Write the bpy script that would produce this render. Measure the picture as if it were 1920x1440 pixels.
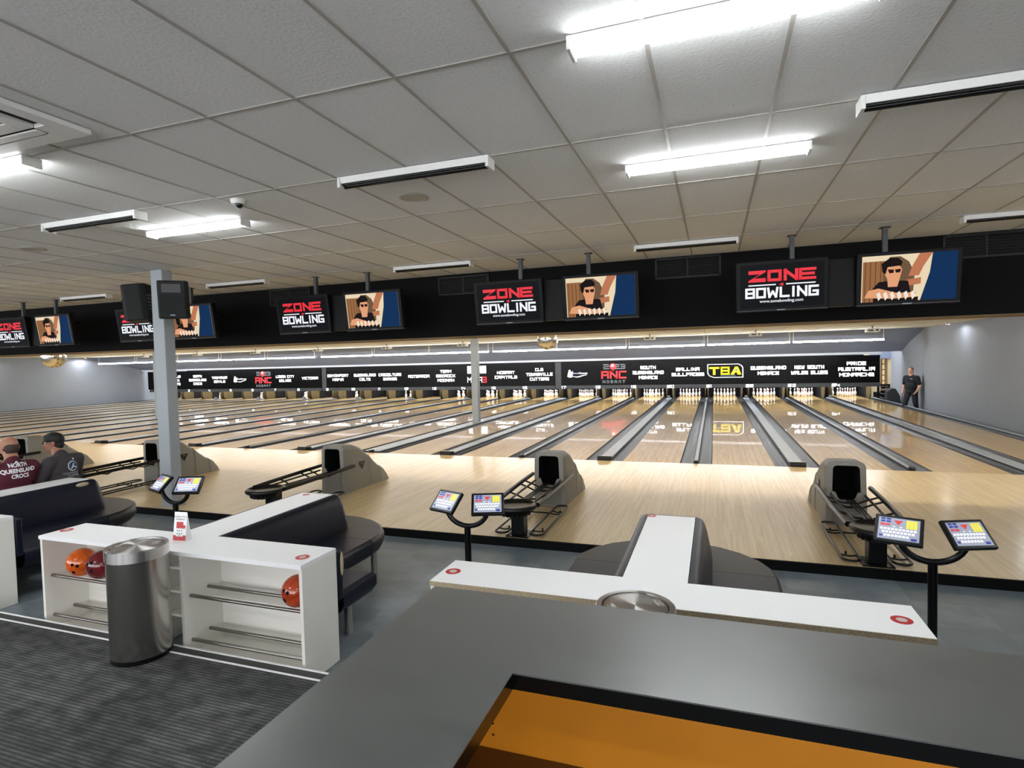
import bpy, bmesh, math, random
from mathutils import Vector, Matrix, Quaternion
from mathutils.bvhtree import BVHTree
random.seed(7)
PI = math.pi
S = bpy.context.scene
C = S.collection
for o in list(bpy.data.objects): bpy.data.objects.remove(o)

# ------------------------------------------------------------ camera, world, exposure
def cam_axes(yaw, pitch, roll):
    f = Vector((-math.sin(yaw)*math.cos(pitch), math.cos(yaw)*math.cos(pitch), math.sin(pitch)))
    r = f.cross(Vector((0, 0, 1))).normalized(); u = r.cross(f)
    c, s = math.cos(roll), math.sin(roll)
    return c*r + s*u, -s*r + c*u, f
CAM = Vector((0.3298, -10.9885, 1.95956))
cr, cu, cf = cam_axes(0.338632, -0.0392869, -0.024902)
cd = bpy.data.cameras.new('camera'); co = bpy.data.objects.new('camera', cd); C.objects.link(co)
M = Matrix((cr, cu, -cf)).transposed().to_4x4(); M.translation = CAM
co.matrix_world = M
cd.sensor_fit = 'HORIZONTAL'; cd.sensor_width = 36; cd.lens = 1076.496/1920*36; cd.clip_start = .05; cd.clip_end = 200
S.camera = co
w = bpy.data.worlds.new('world'); S.world = w; w.use_nodes = True
w.node_tree.nodes['Background'].inputs[0].default_value = (.95, .96, 1.0, 1)
w.node_tree.nodes['Background'].inputs[1].default_value = 1.95      # fill entering by gaps added in the wall behind the camera
S.view_settings.view_transform = 'Standard'; S.view_settings.look = 'None'
EXPO = 1.4
S.view_settings.exposure = EXPO; S.view_settings.gamma = 1; S.view_settings.use_curve_mapping = False
EM = 1/2**EXPO      # a screen that should read as its own colour
TUBE_E = 18.0       # lit battens in the concourse
HALL_E = 36.0        # battens hidden behind the fascia
HALL2_E = 3.6       # unseen strip runs added over the lanes as fill
PINTUBE_E = 40.0     # battens above the pin decks

# ------------------------------------------------------------ materials
MATS = {}
def srgb(r, g, b):
    f = lambda c: (c/255/12.92) if c/255 <= .04045 else ((c/255+.055)/1.055)**2.4
    return (f(r), f(g), f(b), 1)
def mat(name, col, rough=.5, metal=0, spec=.5, emit=0, ecol=None, coat=0, bump=0, bscale=60, var=0, vscale=8):
    m = bpy.data.materials.new(name); m.use_nodes = True; MATS[name] = m
    nt = m.node_tree; b = nt.nodes['Principled BSDF']
    b.inputs['Base Color'].default_value = col; b.inputs['Roughness'].default_value = rough
    b.inputs['Metallic'].default_value = metal; b.inputs['Specular IOR Level'].default_value = spec
    if coat: b.inputs['Coat Weight'].default_value = coat; b.inputs['Coat Roughness'].default_value = .08
    if emit:
        b.inputs['Emission Color'].default_value = ecol or col; b.inputs['Emission Strength'].default_value = emit
    tc = nt.nodes.new('ShaderNodeTexCoord')
    if var:
        n = nt.nodes.new('ShaderNodeTexNoise'); n.inputs['Scale'].default_value = vscale; n.inputs['Detail'].default_value = 4
        nt.links.new(tc.outputs['Object'], n.inputs['Vector'])
        mr = nt.nodes.new('ShaderNodeMapRange'); mr.inputs['From Min'].default_value = .3; mr.inputs['From Max'].default_value = .7
        mr.inputs['To Min'].default_value = 1-var; mr.inputs['To Max'].default_value = 1+var
        nt.links.new(n.outputs['Fac'], mr.inputs['Value'])
        mx = nt.nodes.new('ShaderNodeMix'); mx.data_type = 'RGBA'; mx.blend_type = 'MULTIPLY'; mx.inputs[0].default_value = 1
        mx.inputs[6].default_value = col; nt.links.new(mr.outputs[0], mx.inputs[7]); nt.links.new(mx.outputs[2], b.inputs['Base Color'])
    if bump:
        n = nt.nodes.new('ShaderNodeTexNoise'); n.inputs['Scale'].default_value = bscale; n.inputs['Detail'].default_value = 3
        nt.links.new(tc.outputs['Object'], n.inputs['Vector'])
        bp = nt.nodes.new('ShaderNodeBump'); bp.inputs['Strength'].default_value = bump; bp.inputs['Distance'].default_value = .002
        nt.links.new(n.outputs['Fac'], bp.inputs['Height']); nt.links.new(bp.outputs[0], b.inputs['Normal'])
    return m
class N:                                    # tiny node builder
    def __init__(s, m): s.nt = m.node_tree; s.b = s.nt.nodes['Principled BSDF']
    def n(s, t, **k):
        q = s.nt.nodes.new(t)
        for a, v in k.items(): setattr(q, a, v)
        return q
    def l(s, a, b): s.nt.links.new(a, b)
    def math(s, op, a, b=None, clamp=False):
        q = s.n('ShaderNodeMath', operation=op); q.use_clamp = clamp
        for i, v in enumerate((a, b)):
            if v is None: continue
            if isinstance(v, (int, float)): q.inputs[i].default_value = v
            else: s.l(v, q.inputs[i])
        return q.outputs[0]
    def mix(s, f, a, b, mode='MIX'):
        q = s.n('ShaderNodeMix', data_type='RGBA', blend_type=mode)
        for i, v in ((0, f), (6, a), (7, b)):
            if isinstance(v, (int, float, tuple)): q.inputs[i].default_value = v
            else: s.l(v, q.inputs[i])
        return q.outputs[2]

def wood_mat(name, c1, c2, c3, rough, coat, board=.0266, blen=60.0):
    m = mat(name, c1, rough); g = N(m)
    tc = g.n('ShaderNodeTexCoord'); sp = g.n('ShaderNodeSeparateXYZ'); g.l(tc.outputs['Object'], sp.inputs[0])
    bx = g.math('FLOOR', g.math('DIVIDE', sp.outputs[0], board))
    wn = g.n('ShaderNodeTexWhiteNoise', noise_dimensions='1D'); g.l(bx, wn.inputs['W'])
    by = g.math('FLOOR', g.math('ADD', g.math('DIVIDE', sp.outputs[1], blen), g.math('MULTIPLY', wn.outputs['Value'], 7.3)))
    cb = g.n('ShaderNodeCombineXYZ'); g.l(bx, cb.inputs[0]); g.l(by, cb.inputs[1])
    w2 = g.n('ShaderNodeTexWhiteNoise', noise_dimensions='2D'); g.l(cb.outputs[0], w2.inputs['Vector'])
    mp = g.n('ShaderNodeMapping'); mp.inputs['Scale'].default_value = (45, 1.6, 1); g.l(tc.outputs['Object'], mp.inputs[0])
    ns = g.n('ShaderNodeTexNoise'); ns.inputs['Scale'].default_value = 1; ns.inputs['Detail'].default_value = 2; g.l(mp.outputs[0], ns.inputs[0])
    mp2 = g.n('ShaderNodeMapping'); mp2.inputs['Scale'].default_value = (9, 1.2, 1); g.l(tc.outputs['Object'], mp2.inputs[0])
    ns2 = g.n('ShaderNodeTexNoise'); ns2.inputs['Scale'].default_value = 1; ns2.inputs['Detail'].default_value = 3; g.l(mp2.outputs[0], ns2.inputs[0])
    a = g.mix(w2.outputs['Value'], c1, c2)
    f = g.math('MULTIPLY', g.math('SUBTRACT', ns.outputs['Fac'], .42), 3.0, True)
    b = g.mix(g.math('MULTIPLY', f, .45), a, c3)
    f2 = g.math('MULTIPLY', g.math('SUBTRACT', ns2.outputs['Fac'], .5), 2.5, True)
    c = g.mix(g.math('MULTIPLY', f2, .5), b, c3)
    fr = g.math('FRACT', g.math('DIVIDE', sp.outputs[0], board))
    seam = g.math('LESS_THAN', fr, .05)
    d = g.mix(g.math('MULTIPLY', seam, .12), c, (.12, .07, .03, 1))
    g.l(d, g.b.inputs['Base Color'])
    if coat: g.b.inputs['Coat Weight'].default_value = coat; g.b.inputs['Coat Roughness'].default_value = .03
    return m
lane_m = wood_mat('lane_wood', srgb(204, 168, 102), srgb(222, 190, 128), srgb(160, 124, 70), .35, .75)
lane_m.node_tree.nodes['Principled BSDF'].inputs['Coat Roughness'].default_value = .012
lane_m.node_tree.nodes['Principled BSDF'].inputs['Coat IOR'].default_value = 1.5
lane_m.node_tree.nodes['Principled BSDF'].inputs['Specular IOR Level'].default_value = .15
appr_m = wood_mat('approach_wood', srgb(202, 176, 128), srgb(217, 194, 150), srgb(180, 150, 104), .38, .25, blen=1.3)
appr_m.node_tree.nodes['Principled BSDF'].inputs['Coat Roughness'].default_value = .16

# ceiling tiles: fine fissures
ceil_m = mat('ceiling_tile', srgb(206, 204, 196), .95, spec=.1)
g = N(ceil_m); tc = g.n('ShaderNodeTexCoord')
ns = g.n('ShaderNodeTexNoise'); ns.inputs['Scale'].default_value = 55; ns.inputs['Detail'].default_value = 6; g.l(tc.outputs['Object'], ns.inputs[0])
n2 = g.n('ShaderNodeTexNoise'); n2.inputs['Scale'].default_value = .7; n2.inputs['Detail'].default_value = 2; g.l(tc.outputs['Object'], n2.inputs[0])
sp = g.n('ShaderNodeSeparateXYZ'); g.l(tc.outputs['Object'], sp.inputs[0])
cb = g.n('ShaderNodeCombineXYZ')
g.l(g.math('FLOOR', g.math('DIVIDE', g.math('SUBTRACT', sp.outputs[0], -.543), .6025)), cb.inputs[0])
g.l(g.math('FLOOR', g.math('DIVIDE', g.math('SUBTRACT', sp.outputs[1], -8.436), 1.197)), cb.inputs[1])
wn = g.n('ShaderNodeTexWhiteNoise', noise_dimensions='2D'); g.l(cb.outputs[0], wn.inputs['Vector'])
v = g.mix(g.math('MULTIPLY', wn.outputs['Value'], .5), srgb(238, 239, 238), srgb(230, 230, 227))
v = g.mix(g.math('MULTIPLY', g.math('SUBTRACT', ns.outputs['Fac'], .5), 1.2, True), v, srgb(196, 194, 188))
g.l(g.mix(g.math('MULTIPLY', g.math('SUBTRACT', n2.outputs['Fac'], .5), .8, True), v, srgb(226, 223, 214)), g.b.inputs['Base Color'])
bp = g.n('ShaderNodeBump'); bp.inputs['Strength'].default_value = .5; bp.inputs['Distance'].default_value = .003
g.l(ns.outputs['Fac'], bp.inputs['Height']); g.l(bp.outputs[0], g.b.inputs['Normal'])
hallceil_m = mat('hall_ceiling', srgb(236, 233, 216), .9, spec=.1, bump=.3)
grid_m = mat('ceiling_bar', srgb(172, 169, 162), .5)

# carpet: woven dashes
carpet_m = mat('carpet', srgb(60, 60, 60), .95, spec=.1); g = N(carpet_m)
tc = g.n('ShaderNodeTexCoord'); sp = g.n('ShaderNodeSeparateXYZ'); g.l(tc.outputs['Object'], sp.inputs[0])
mp = g.n('ShaderNodeMapping'); mp.inputs['Scale'].default_value = (7.0, 13, 1); g.l(tc.outputs['Object'], mp.inputs[0])
ns = g.n('ShaderNodeTexNoise'); ns.inputs['Scale'].default_value = 1.0; ns.inputs['Detail'].default_value = 3; g.l(mp.outputs[0], ns.inputs[0])
rowf = g.math('FRACT', g.math('DIVIDE', sp.outputs[1], .024))
row = g.math('GREATER_THAN', rowf, .5)
colf = g.math('GREATER_THAN', g.math('FRACT', g.math('DIVIDE', sp.outputs[0], .020)), .4)
cb = g.n('ShaderNodeCombineXYZ')
g.l(g.math('FLOOR', g.math('DIVIDE', sp.outputs[0], .5)), cb.inputs[0]); g.l(g.math('FLOOR', g.math('DIVIDE', sp.outputs[1], .5)), cb.inputs[1])
wn = g.n('ShaderNodeTexWhiteNoise', noise_dimensions='2D'); g.l(cb.outputs[0], wn.inputs['Vector'])
n3 = g.n('ShaderNodeTexNoise'); n3.inputs['Scale'].default_value = 140; n3.inputs['Detail'].default_value = 2; g.l(tc.outputs['Object'], n3.inputs[0])
k = g.math('MULTIPLY', g.math('ADD', g.math('MULTIPLY', row, .55), g.math('MULTIPLY', n3.outputs['Fac'], .45)), g.math('MULTIPLY', g.math('ADD', g.math('MULTIPLY', colf, .5), .5), g.math('MULTIPLY', g.math('SUBTRACT', ns.outputs['Fac'], .25), 2, True)), True)
c1 = g.mix(k, srgb(62, 63, 64), srgb(150, 150, 147))
g.l(g.mix(g.math('MULTIPLY', wn.outputs['Value'], .35), c1, srgb(40, 41, 42)), g.b.inputs['Base Color'])
strip_m = mat('entry_strip', srgb(78, 78, 76), .9, var=.25, vscale=200, spec=.1)

# grey vinyl tiles
tile_m = mat('vinyl_tile', srgb(120, 125, 128), .42); g = N(tile_m)
tc = g.n('ShaderNodeTexCoord'); sp = g.n('ShaderNodeSeparateXYZ'); g.l(tc.outputs['Object'], sp.inputs[0])
cb = g.n('ShaderNodeCombineXYZ')
g.l(g.math('FLOOR', g.math('DIVIDE', sp.outputs[0], .46)), cb.inputs[0]); g.l(g.math('FLOOR', g.math('DIVIDE', sp.outputs[1], .46)), cb.inputs[1])
wn = g.n('ShaderNodeTexWhiteNoise', noise_dimensions='2D'); g.l(cb.outputs[0], wn.inputs['Vector'])
ns = g.n('ShaderNodeTexNoise'); ns.inputs['Scale'].default_value = 5; ns.inputs['Detail'].default_value = 6; g.l(tc.outputs['Object'], ns.inputs[0])
c1 = g.mix(wn.outputs['Value'], srgb(104, 115, 121), srgb(126, 136, 142))
g.l(g.mix(g.math('MULTIPLY', g.math('SUBTRACT', ns.outputs['Fac'], .4), 2.2, True), c1, srgb(92, 101, 107)), g.b.inputs['Base Color'])

# counter laminate
counter_m = mat('counter_laminate', srgb(74, 77, 78), .3, spec=1.0, coat=1.0)
MATS['counter_laminate'].node_tree.nodes['Principled BSDF'].inputs['Coat Roughness'].default_value = .36; g = N(counter_m)
tc = g.n('ShaderNodeTexCoord')
mp = g.n('ShaderNodeMapping'); mp.inputs['Scale'].default_value = (2.2, 5, 1); g.l(tc.outputs['Object'], mp.inputs[0])
ns = g.n('ShaderNodeTexNoise'); ns.inputs['Scale'].default_value = 1.4; ns.inputs['Detail'].default_value = 8; ns.inputs['Roughness'].default_value = .65; g.l(mp.outputs[0], ns.inputs[0])
f = g.math('MULTIPLY', g.math('SUBTRACT', ns.outputs['Fac'], .35), 2.6, True)
g.l(g.mix(f, srgb(62, 66, 66), srgb(74, 78, 78)), g.b.inputs['Base Color'])
mr = g.n('ShaderNodeMapRange'); mr.inputs['To Min'].default_value = .32; mr.inputs['To Max'].default_value = .42
g.l(f, mr.inputs['Value']); g.l(mr.outputs[0], g.b.inputs['Roughness'])

white_m = mat('white_laminate', srgb(246, 247, 247), .4, var=.015, vscale=60)
white2_m = mat('white_cabinet', srgb(238, 236, 228), .5)
chip_m = mat('chipboard_edge', srgb(176, 160, 132), .9, var=.25, vscale=120)
orange_m = mat('orange_laminate', srgb(208, 134, 30), .4, var=.05, vscale=5)
brown_m = mat('brown_board', srgb(96, 62, 20), .5)
blk_m = mat('black_plastic', srgb(12, 12, 13), .3, spec=.35)
blkpaint_m = mat('black_paint', srgb(13, 14, 15), .85, spec=.2)
blkgloss_m = mat('black_gloss', srgb(10, 11, 12), .15)
panel_m = mat('masking_black', srgb(9, 10, 11), .25, bump=.15, bscale=1.2, spec=.12)
strip2_m = mat('masking_strip', srgb(62, 64, 68), .4)
letter_m = mat('letter_white', srgb(245, 246, 248), .5)
num_m = mat('number_white', srgb(250, 250, 252), .5, emit=.7*EM)  # emission added to brighten the digits
sign_m = mat('sign_white', srgb(250, 250, 252), .5, emit=1.1*EM)      # emission added so the lettering reads bright and mirrors in the lanes
vinyl_m = mat('navy_vinyl', srgb(12, 18, 34), .4, bump=.15, bscale=40, spec=.35)
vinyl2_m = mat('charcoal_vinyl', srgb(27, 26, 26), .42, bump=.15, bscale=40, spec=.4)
steel_m = mat('brushed_steel', srgb(178, 176, 172), .27, metal=1)
g = N(steel_m); tc = g.n('ShaderNodeTexCoord'); mp = g.n('ShaderNodeMapping'); mp.inputs['Scale'].default_value = (60, 60, .25); g.l(tc.outputs['Object'], mp.inputs[0])
ns = g.n('ShaderNodeTexNoise'); ns.inputs['Scale'].default_value = 6; ns.inputs['Detail'].default_value = 4; g.l(mp.outputs[0], ns.inputs[0])
mr = g.n('ShaderNodeMapRange'); mr.inputs['To Min'].default_value = .14; mr.inputs['To Max'].default_value = .3; g.l(ns.outputs['Fac'], mr.inputs['Value']); g.l(mr.outputs[0], g.b.inputs['Roughness'])
g.b.inputs['Anisotropic'].default_value = .6
lid_m = mat('turned_steel', srgb(190, 189, 186), .3, metal=1)
g = N(lid_m); g.b.inputs['Anisotropic'].default_value = .95; g.b.inputs['Anisotropic Rotation'].default_value = .25; tn = g.n('ShaderNodeTangent', direction_type='RADIAL', axis='Z'); g.l(tn.outputs[0], g.b.inputs['Tangent'])
tube_m = mat('rack_tube_steel', srgb(150, 146, 140), .3, metal=1)
leg_m = mat('leg_steel', srgb(196, 192, 186), .38, metal=.85)
post_m = mat('post_grey', srgb(164, 172, 177), .45, var=.03, vscale=3)
wall_m = mat('wall_grey', srgb(142, 148, 156), .8, var=.02, vscale=1.5)
soffit_m = mat('soffit_grey', srgb(130, 142, 166), .8)
ledge_m = mat('ledge_white', srgb(224, 228, 236), .6)
gutter_m = mat('gutter_black', srgb(46, 49, 54), .42, spec=.3, var=.25, vscale=7)
cap_m = mat('divider_cap', srgb(150, 157, 164), .4, var=.08, vscale=3)
capedge_m = mat('divider_edge', srgb(34, 36, 40), .5)
hood_m = mat('hood_taupe', srgb(140, 137, 128), .55, bump=.1, bscale=120, var=.02)
pin_m = mat('pin_white', srgb(240, 240, 238), .25)
g = N(pin_m); tc = g.n('ShaderNodeTexCoord'); sp = g.n('ShaderNodeSeparateXYZ'); g.l(tc.outputs['Object'], sp.inputs[0])
z = sp.outputs[2]
s1 = g.math('MULTIPLY', g.math('GREATER_THAN', z, .262), g.math('LESS_THAN', z, .272)); s2 = g.math('MULTIPLY', g.math('GREATER_THAN', z, .284), g.math('LESS_THAN', z, .294))
g.l(g.mix(g.math('ADD', s1, s2, True), srgb(240, 240, 238), srgb(190, 30, 40)), g.b.inputs['Base Color'])
kick_m = mat('kickback_ply', srgb(112, 98, 66), .7); g = N(kick_m)      # plywood in front, black towards the pit
tc = g.n('ShaderNodeTexCoord'); sp = g.n('ShaderNodeSeparateXYZ'); g.l(tc.outputs['Object'], sp.inputs[0])
g.l(g.mix(g.math('GREATER_THAN', sp.outputs[1], 18.35), srgb(104, 90, 58), srgb(12, 12, 12)), g.b.inputs['Base Color'])
red_m = mat('sticker_red', srgb(190, 36, 40), .4)
redlogo_m = mat('logo_red', srgb(232, 60, 68), .5, emit=.6*EM)  # glow added to brighten the red emblem, not a light source
blue_m = mat('key_blue', srgb(40, 50, 150), .4, emit=1.5*EM*.25)
yel_m = mat('key_yellow', srgb(246, 228, 30), .4, emit=1.5*EM*.3)
yel2_m = mat('logo_yellow', srgb(250, 226, 30), .5, emit=.5*EM)  # glow added to brighten the yellow badge letters
keyred_m = mat('key_red', srgb(214, 60, 66), .4, emit=1.5*EM*.25)
keywhite_m = mat('key_white', srgb(245, 245, 245), .4, emit=1.5*EM*.35)
pad_m = mat('pad_grey', srgb(160, 166, 184), .3, emit=1.5*EM*.2)
lamp_m = mat('lamp_diffuser', (1, 1, 1, 1), .5, emit=TUBE_E, ecol=(.93, .97, 1, 1))
hall_m = mat('hall_tube', (1, 1, 1, 1), .5, emit=HALL_E, ecol=(1, .97, .9, 1))
pint_m = mat('pin_tube', (1, 1, 1, 1), .5, emit=PINTUBE_E, ecol=(.9, .94, 1, 1))
batten_m = mat('batten_white', srgb(232, 232, 228), .45)
rodgrey_m = mat('rod_grey', srgb(70, 72, 76), .4)
mirror_m = mat('mirror_tile', srgb(220, 220, 214), .12, metal=1)
skin_m = mat('skin', srgb(206, 156, 130), .5, var=.03)
skin2_m = mat('skin_tan', srgb(176, 126, 100), .5, var=.03)
maroon_m = mat('maroon_cloth', srgb(84, 24, 40), .85, bump=.2)
char_m = mat('charcoal_cloth', srgb(66, 62, 64), .9, bump=.2)
navycloth_m = mat('navy_cloth', srgb(16, 20, 32), .85)
darkcloth_m = mat('dark_trousers', srgb(26, 28, 34), .85)
hair_m = mat('hair_black', srgb(22, 20, 20), .6)
hair2_m = mat('hair_brown', srgb(62, 46, 38), .7)
hair3_m = mat('hair_stubble', srgb(120, 96, 84), .8)
foam_m = mat('torn_foam', srgb(180, 168, 138), .95)
eyew_m = mat('eye_white', srgb(235, 232, 228), .3)
ball_m = {}
for nm, a, b_ in (('ball_orange', srgb(230, 106, 24), srgb(190, 70, 16)), ('ball_maroon', srgb(120, 30, 34), srgb(80, 14, 24)), ('ball_rust', srgb(196, 74, 32), srgb(140, 40, 22))):
    m = mat(nm, a, .12, coat=.6); g = N(m); tc = g.n('ShaderNodeTexCoord')
    ns = g.n('ShaderNodeTexNoise'); ns.inputs['Scale'].default_value = 9; ns.inputs['Detail'].default_value = 6; ns.inputs['Distortion'].default_value = 1.5; g.l(tc.outputs['Object'], ns.inputs[0])
    g.l(g.mix(g.math('MULTIPLY', g.math('SUBTRACT', ns.outputs['Fac'], .4), 3, True), a, b_), g.b.inputs['Base Color']); ball_m[nm] = m

# ------------------------------------------------------------ mesh helpers
def mesh_obj(name, bm, m, parent=None, smooth=False, bevel=0, mw=None):
    bm.normal_update()
    for e in bm.edges:
        if len(e.link_faces) == 2 and e.calc_face_angle(0) > .6: e.smooth = False
    me = bpy.data.meshes.new(name); bm.to_mesh(me); bm.free()
    for mm in (m if isinstance(m, (list, tuple)) else [m]): me.materials.append(mm)
    if smooth:
        for p in me.polygons: p.use_smooth = True
    o = bpy.data.objects.new(name, me); C.objects.link(o)
    if parent is not None: o.parent = parent
    if mw is not None: o.matrix_basis = mw
    if bevel:
        b = o.modifiers.new('bevel', 'BEVEL'); b.width = bevel; b.segments = 2; b.limit_method = 'ANGLE'; b.angle_limit = .6
        if smooth:
            pass
    return o
def empty(name, loc, rz=0):
    o = bpy.data.objects.new(name, None); C.objects.link(o); o.location = loc; o.rotation_euler = (0, 0, rz); o.empty_display_size = .1
    return o
def tag(o, label, cat, group=None, kind=None):
    o['label'] = label; o['category'] = cat
    if group: o['group'] = group
    if kind: o['kind'] = kind
    return o
def struct(o): o['kind'] = 'structure'; return o
def copy_tree(o, parent=None):
    c = o.copy(); C.objects.link(c)
    if parent is not None: c.parent = parent
    for k in ('label', 'group'):
        pass
    for ch in list(o.children): copy_tree(ch, c)
    return c
def NB(): return bmesh.new()
def box(bm, x0, x1, y0, y1, z0, z1, mi=0):
    vs = [bm.verts.new(p) for p in ((x0, y0, z0), (x1, y0, z0), (x1, y1, z0), (x0, y1, z0), (x0, y0, z1), (x1, y0, z1), (x1, y1, z1), (x0, y1, z1))]
    for f in ((0, 3, 2, 1), (4, 5, 6, 7), (0, 1, 5, 4), (1, 2, 6, 5), (2, 3, 7, 6), (3, 0, 4, 7)):
        fc = bm.faces.new([vs[i] for i in f]); fc.material_index = mi
    return vs
def xf(bm, verts, mtx): bmesh.ops.transform(bm, matrix=mtx, verts=verts)
def prism(bm, pts, axis, a, b, mi=0):
    """extrude closed 2-D outline pts along axis ('x','y','z') from a to b"""
    def P(p, t): return {'x': (t, p[0], p[1]), 'y': (p[0], t, p[1]), 'z': (p[0], p[1], t)}[axis]
    A = [bm.verts.new(P(p, a)) for p in pts]; B = [bm.verts.new(P(p, b)) for p in pts]
    n = len(pts); fs = [bm.faces.new(A[::-1]), bm.faces.new(B)]
    for i in range(n): fs.append(bm.faces.new((A[i], A[(i+1) % n], B[(i+1) % n], B[i])))
    for f in fs: f.material_index = mi
    bmesh.ops.recalc_face_normals(bm, faces=fs)
    return A + B
def cyl(bm, p0, p1, r0, r1=None, n=16, caps=True, mi=0):
    p0 = Vector(p0); p1 = Vector(p1); r1 = r0 if r1 is None else r1
    d = (p1-p0).normalized(); q = d.to_track_quat('Z', 'Y')
    A, B = [], []
    for i in range(n):
        a = 2*PI*i/n; v = q @ Vector((math.cos(a), math.sin(a), 0))
        A.append(bm.verts.new(p0+v*r0)); B.append(bm.verts.new(p1+v*r1))
    for i in range(n):
        f = bm.faces.new((A[i], A[(i+1) % n], B[(i+1) % n], B[i])); f.smooth = True; f.material_index = mi
    if caps:
        f = bm.faces.new(A[::-1]); f.material_index = mi; f = bm.faces.new(B); f.material_index = mi
def tube(bm, pts, r, n=10, closed=False, mi=0):
    pts = [Vector(p) for p in pts]; L = len(pts); rings = []
    up = None
    for i, p in enumerate(pts):
        if closed: t = pts[(i+1) % L]-pts[i-1]
        else: t = pts[min(i+1, L-1)]-pts[max(i-1, 0)]
        t.normalize()
        if up is None: up = Vector((0, 0, 1)) if abs(t.z) < .9 else Vector((1, 0, 0))
        s = t.cross(up)
        if s.length < 1e-4: s = t.cross(Vector((0, 1, 0)))
        s.normalize(); u2 = s.cross(t).normalized(); up = u2
        rings.append([bm.verts.new(p+(s*math.cos(2*PI*k/n)+u2*math.sin(2*PI*k/n))*r) for k in range(n)])
    m = L if closed else L-1
    for i in range(m):
        a, b = rings[i], rings[(i+1) % L]
        for k in range(n):
            f = bm.faces.new((a[k], a[(k+1) % n], b[(k+1) % n], b[k])); f.smooth = True; f.material_index = mi
    if not closed:
        bm.faces.new(rings[0]).material_index = mi; bm.faces.new(rings[-1][::-1]).material_index = mi
    bmesh.ops.recalc_face_normals(bm, faces=bm.faces)
def lathe(bm, prof, n=24, cx=0, cy=0, mi=0, mods=None):
    R = []
    for r, z in prof:
        if r < 1e-6: R.append([bm.verts.new((cx, cy, z))])
        else: R.append([bm.verts.new((cx+r*math.cos(2*PI*i/n), cy+r*math.sin(2*PI*i/n), z)) for i in range(n)])
    for a, b in zip(R, R[1:]):
        for i in range(n):
            j = (i+1) % n
            if len(a) == 1 and len(b) == 1: continue
            if len(a) == 1: f = bm.faces.new((a[0], b[j], b[i]))
            elif len(b) == 1: f = bm.faces.new((a[i], a[j], b[0]))
            else: f = bm.faces.new((a[i], a[j], b[j], b[i]))
            f.smooth = True; f.material_index = mi
    bmesh.ops.recalc_face_normals(bm, faces=bm.faces)
def sphere(bm, c, r, n=24, sc=(1, 1, 1), rot=None, mi=0):
    mt = Matrix.Translation(c) @ (rot.to_4x4() if rot is not None else Matrix()) @ Matrix.Diagonal((*sc, 1))
    res = bmesh.ops.create_uvsphere(bm, u_segments=n, v_segments=n//2, radius=r, matrix=mt)
    for v in res['verts']:
        for f in v.link_faces: f.smooth = True; f.material_index = mi
def rbox(bm, x0, x1, y0, y1, z0, z1, r, seg=3, mi=0):
    v = box(bm, x0, x1, y0, y1, z0, z1, mi)
    ed = list({e for q in v for e in q.link_edges})
    res = bmesh.ops.bevel(bm, geom=ed, offset=r, segments=seg, affect='EDGES', profile=.5)
    for f in res['faces']: f.smooth = True; f.material_index = mi
def rrect(x0, x1, y0, y1, r, n=5):
    P = []
    for cx, cy, a in ((x1-r, y0+r, -PI/2), (x1-r, y1-r, 0), (x0+r, y1-r, PI/2), (x0+r, y0+r, PI)):
        for i in range(n+1):
            t = a+PI/2*i/n; P.append((cx+r*math.cos(t), cy+r*math.sin(t)))
    return P

# stroke lettering (square display face)
G = {
'A': ['0,0 0,1 1,1 1,0', '0,.45 1,.45'], 'B': ['0,0 0,1 1,1 1,0 0,0', '0,.5 1,.5'], 'C': ['1,1 0,1 0,0 1,0'],
'D': ['0,0 0,1 .8,1 1,.8 1,.2 .8,0 0,0'], 'E': ['1,1 0,1 0,0 1,0', '0,.5 .9,.5'], 'F': ['1,1 0,1 0,0', '0,.5 .8,.5'],
'G': ['1,1 0,1 0,0 1,0 1,.45 .5,.45'], 'H': ['0,0 0,1', '1,0 1,1', '0,.5 1,.5'], 'I': ['.5,0 .5,1'], 'J': ['1,1 1,0 0,0 0,.3'],
'K': ['0,0 0,1', '1,1 .1,.5 1,0'], 'L': ['0,1 0,0 1,0'], 'M': ['0,0 0,1 .5,.5 1,1 1,0'], 'N': ['0,0 0,1 1,0 1,1'],
'O': ['0,0 0,1 1,1 1,0 0,0'], 'P': ['0,0 0,1 1,1 1,.45 0,.45'], 'Q': ['0,0 0,1 1,1 1,0 0,0', '.6,.3 1.05,-.1'],
'R': ['0,0 0,1 1,1 1,.45 0,.45', '.5,.45 1,0'], 'S': ['1,1 0,1 0,.5 1,.5 1,0 0,0'], 'T': ['0,1 1,1', '.5,1 .5,0'],
'U': ['0,1 0,0 1,0 1,1'], 'V': ['0,1 .5,0 1,1'], 'W': ['0,1 .15,0 .5,.6 .85,0 1,1'], 'X': ['0,0 1,1', '0,1 1,0'], 'Y': ['0,1 .5,.5 1,1', '.5,.5 .5,0'],
'Z': ['0,1 1,1 0,0 1,0'], '0': ['0,0 0,1 1,1 1,0 0,0'], '1': ['.2,.8 .5,1 .5,0'], '2': ['0,1 1,1 1,.5 0,.5 0,0 1,0'],
'3': ['0,1 1,1 1,0 0,0', '.2,.5 1,.5'], '4': ['0,1 0,.4 1,.4', '.8,.8 .8,0'], '5': ['1,1 0,1 0,.5 1,.5 1,0 0,0'],
'6': ['1,1 0,1 0,0 1,0 1,.5 0,.5'], '7': ['0,1 1,1 .4,0'], '8': ['0,0 0,1 1,1 1,0 0,0', '0,.5 1,.5'], '9': ['1,.5 0,.5 0,1 1,1 1,0 0,0']}
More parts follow.
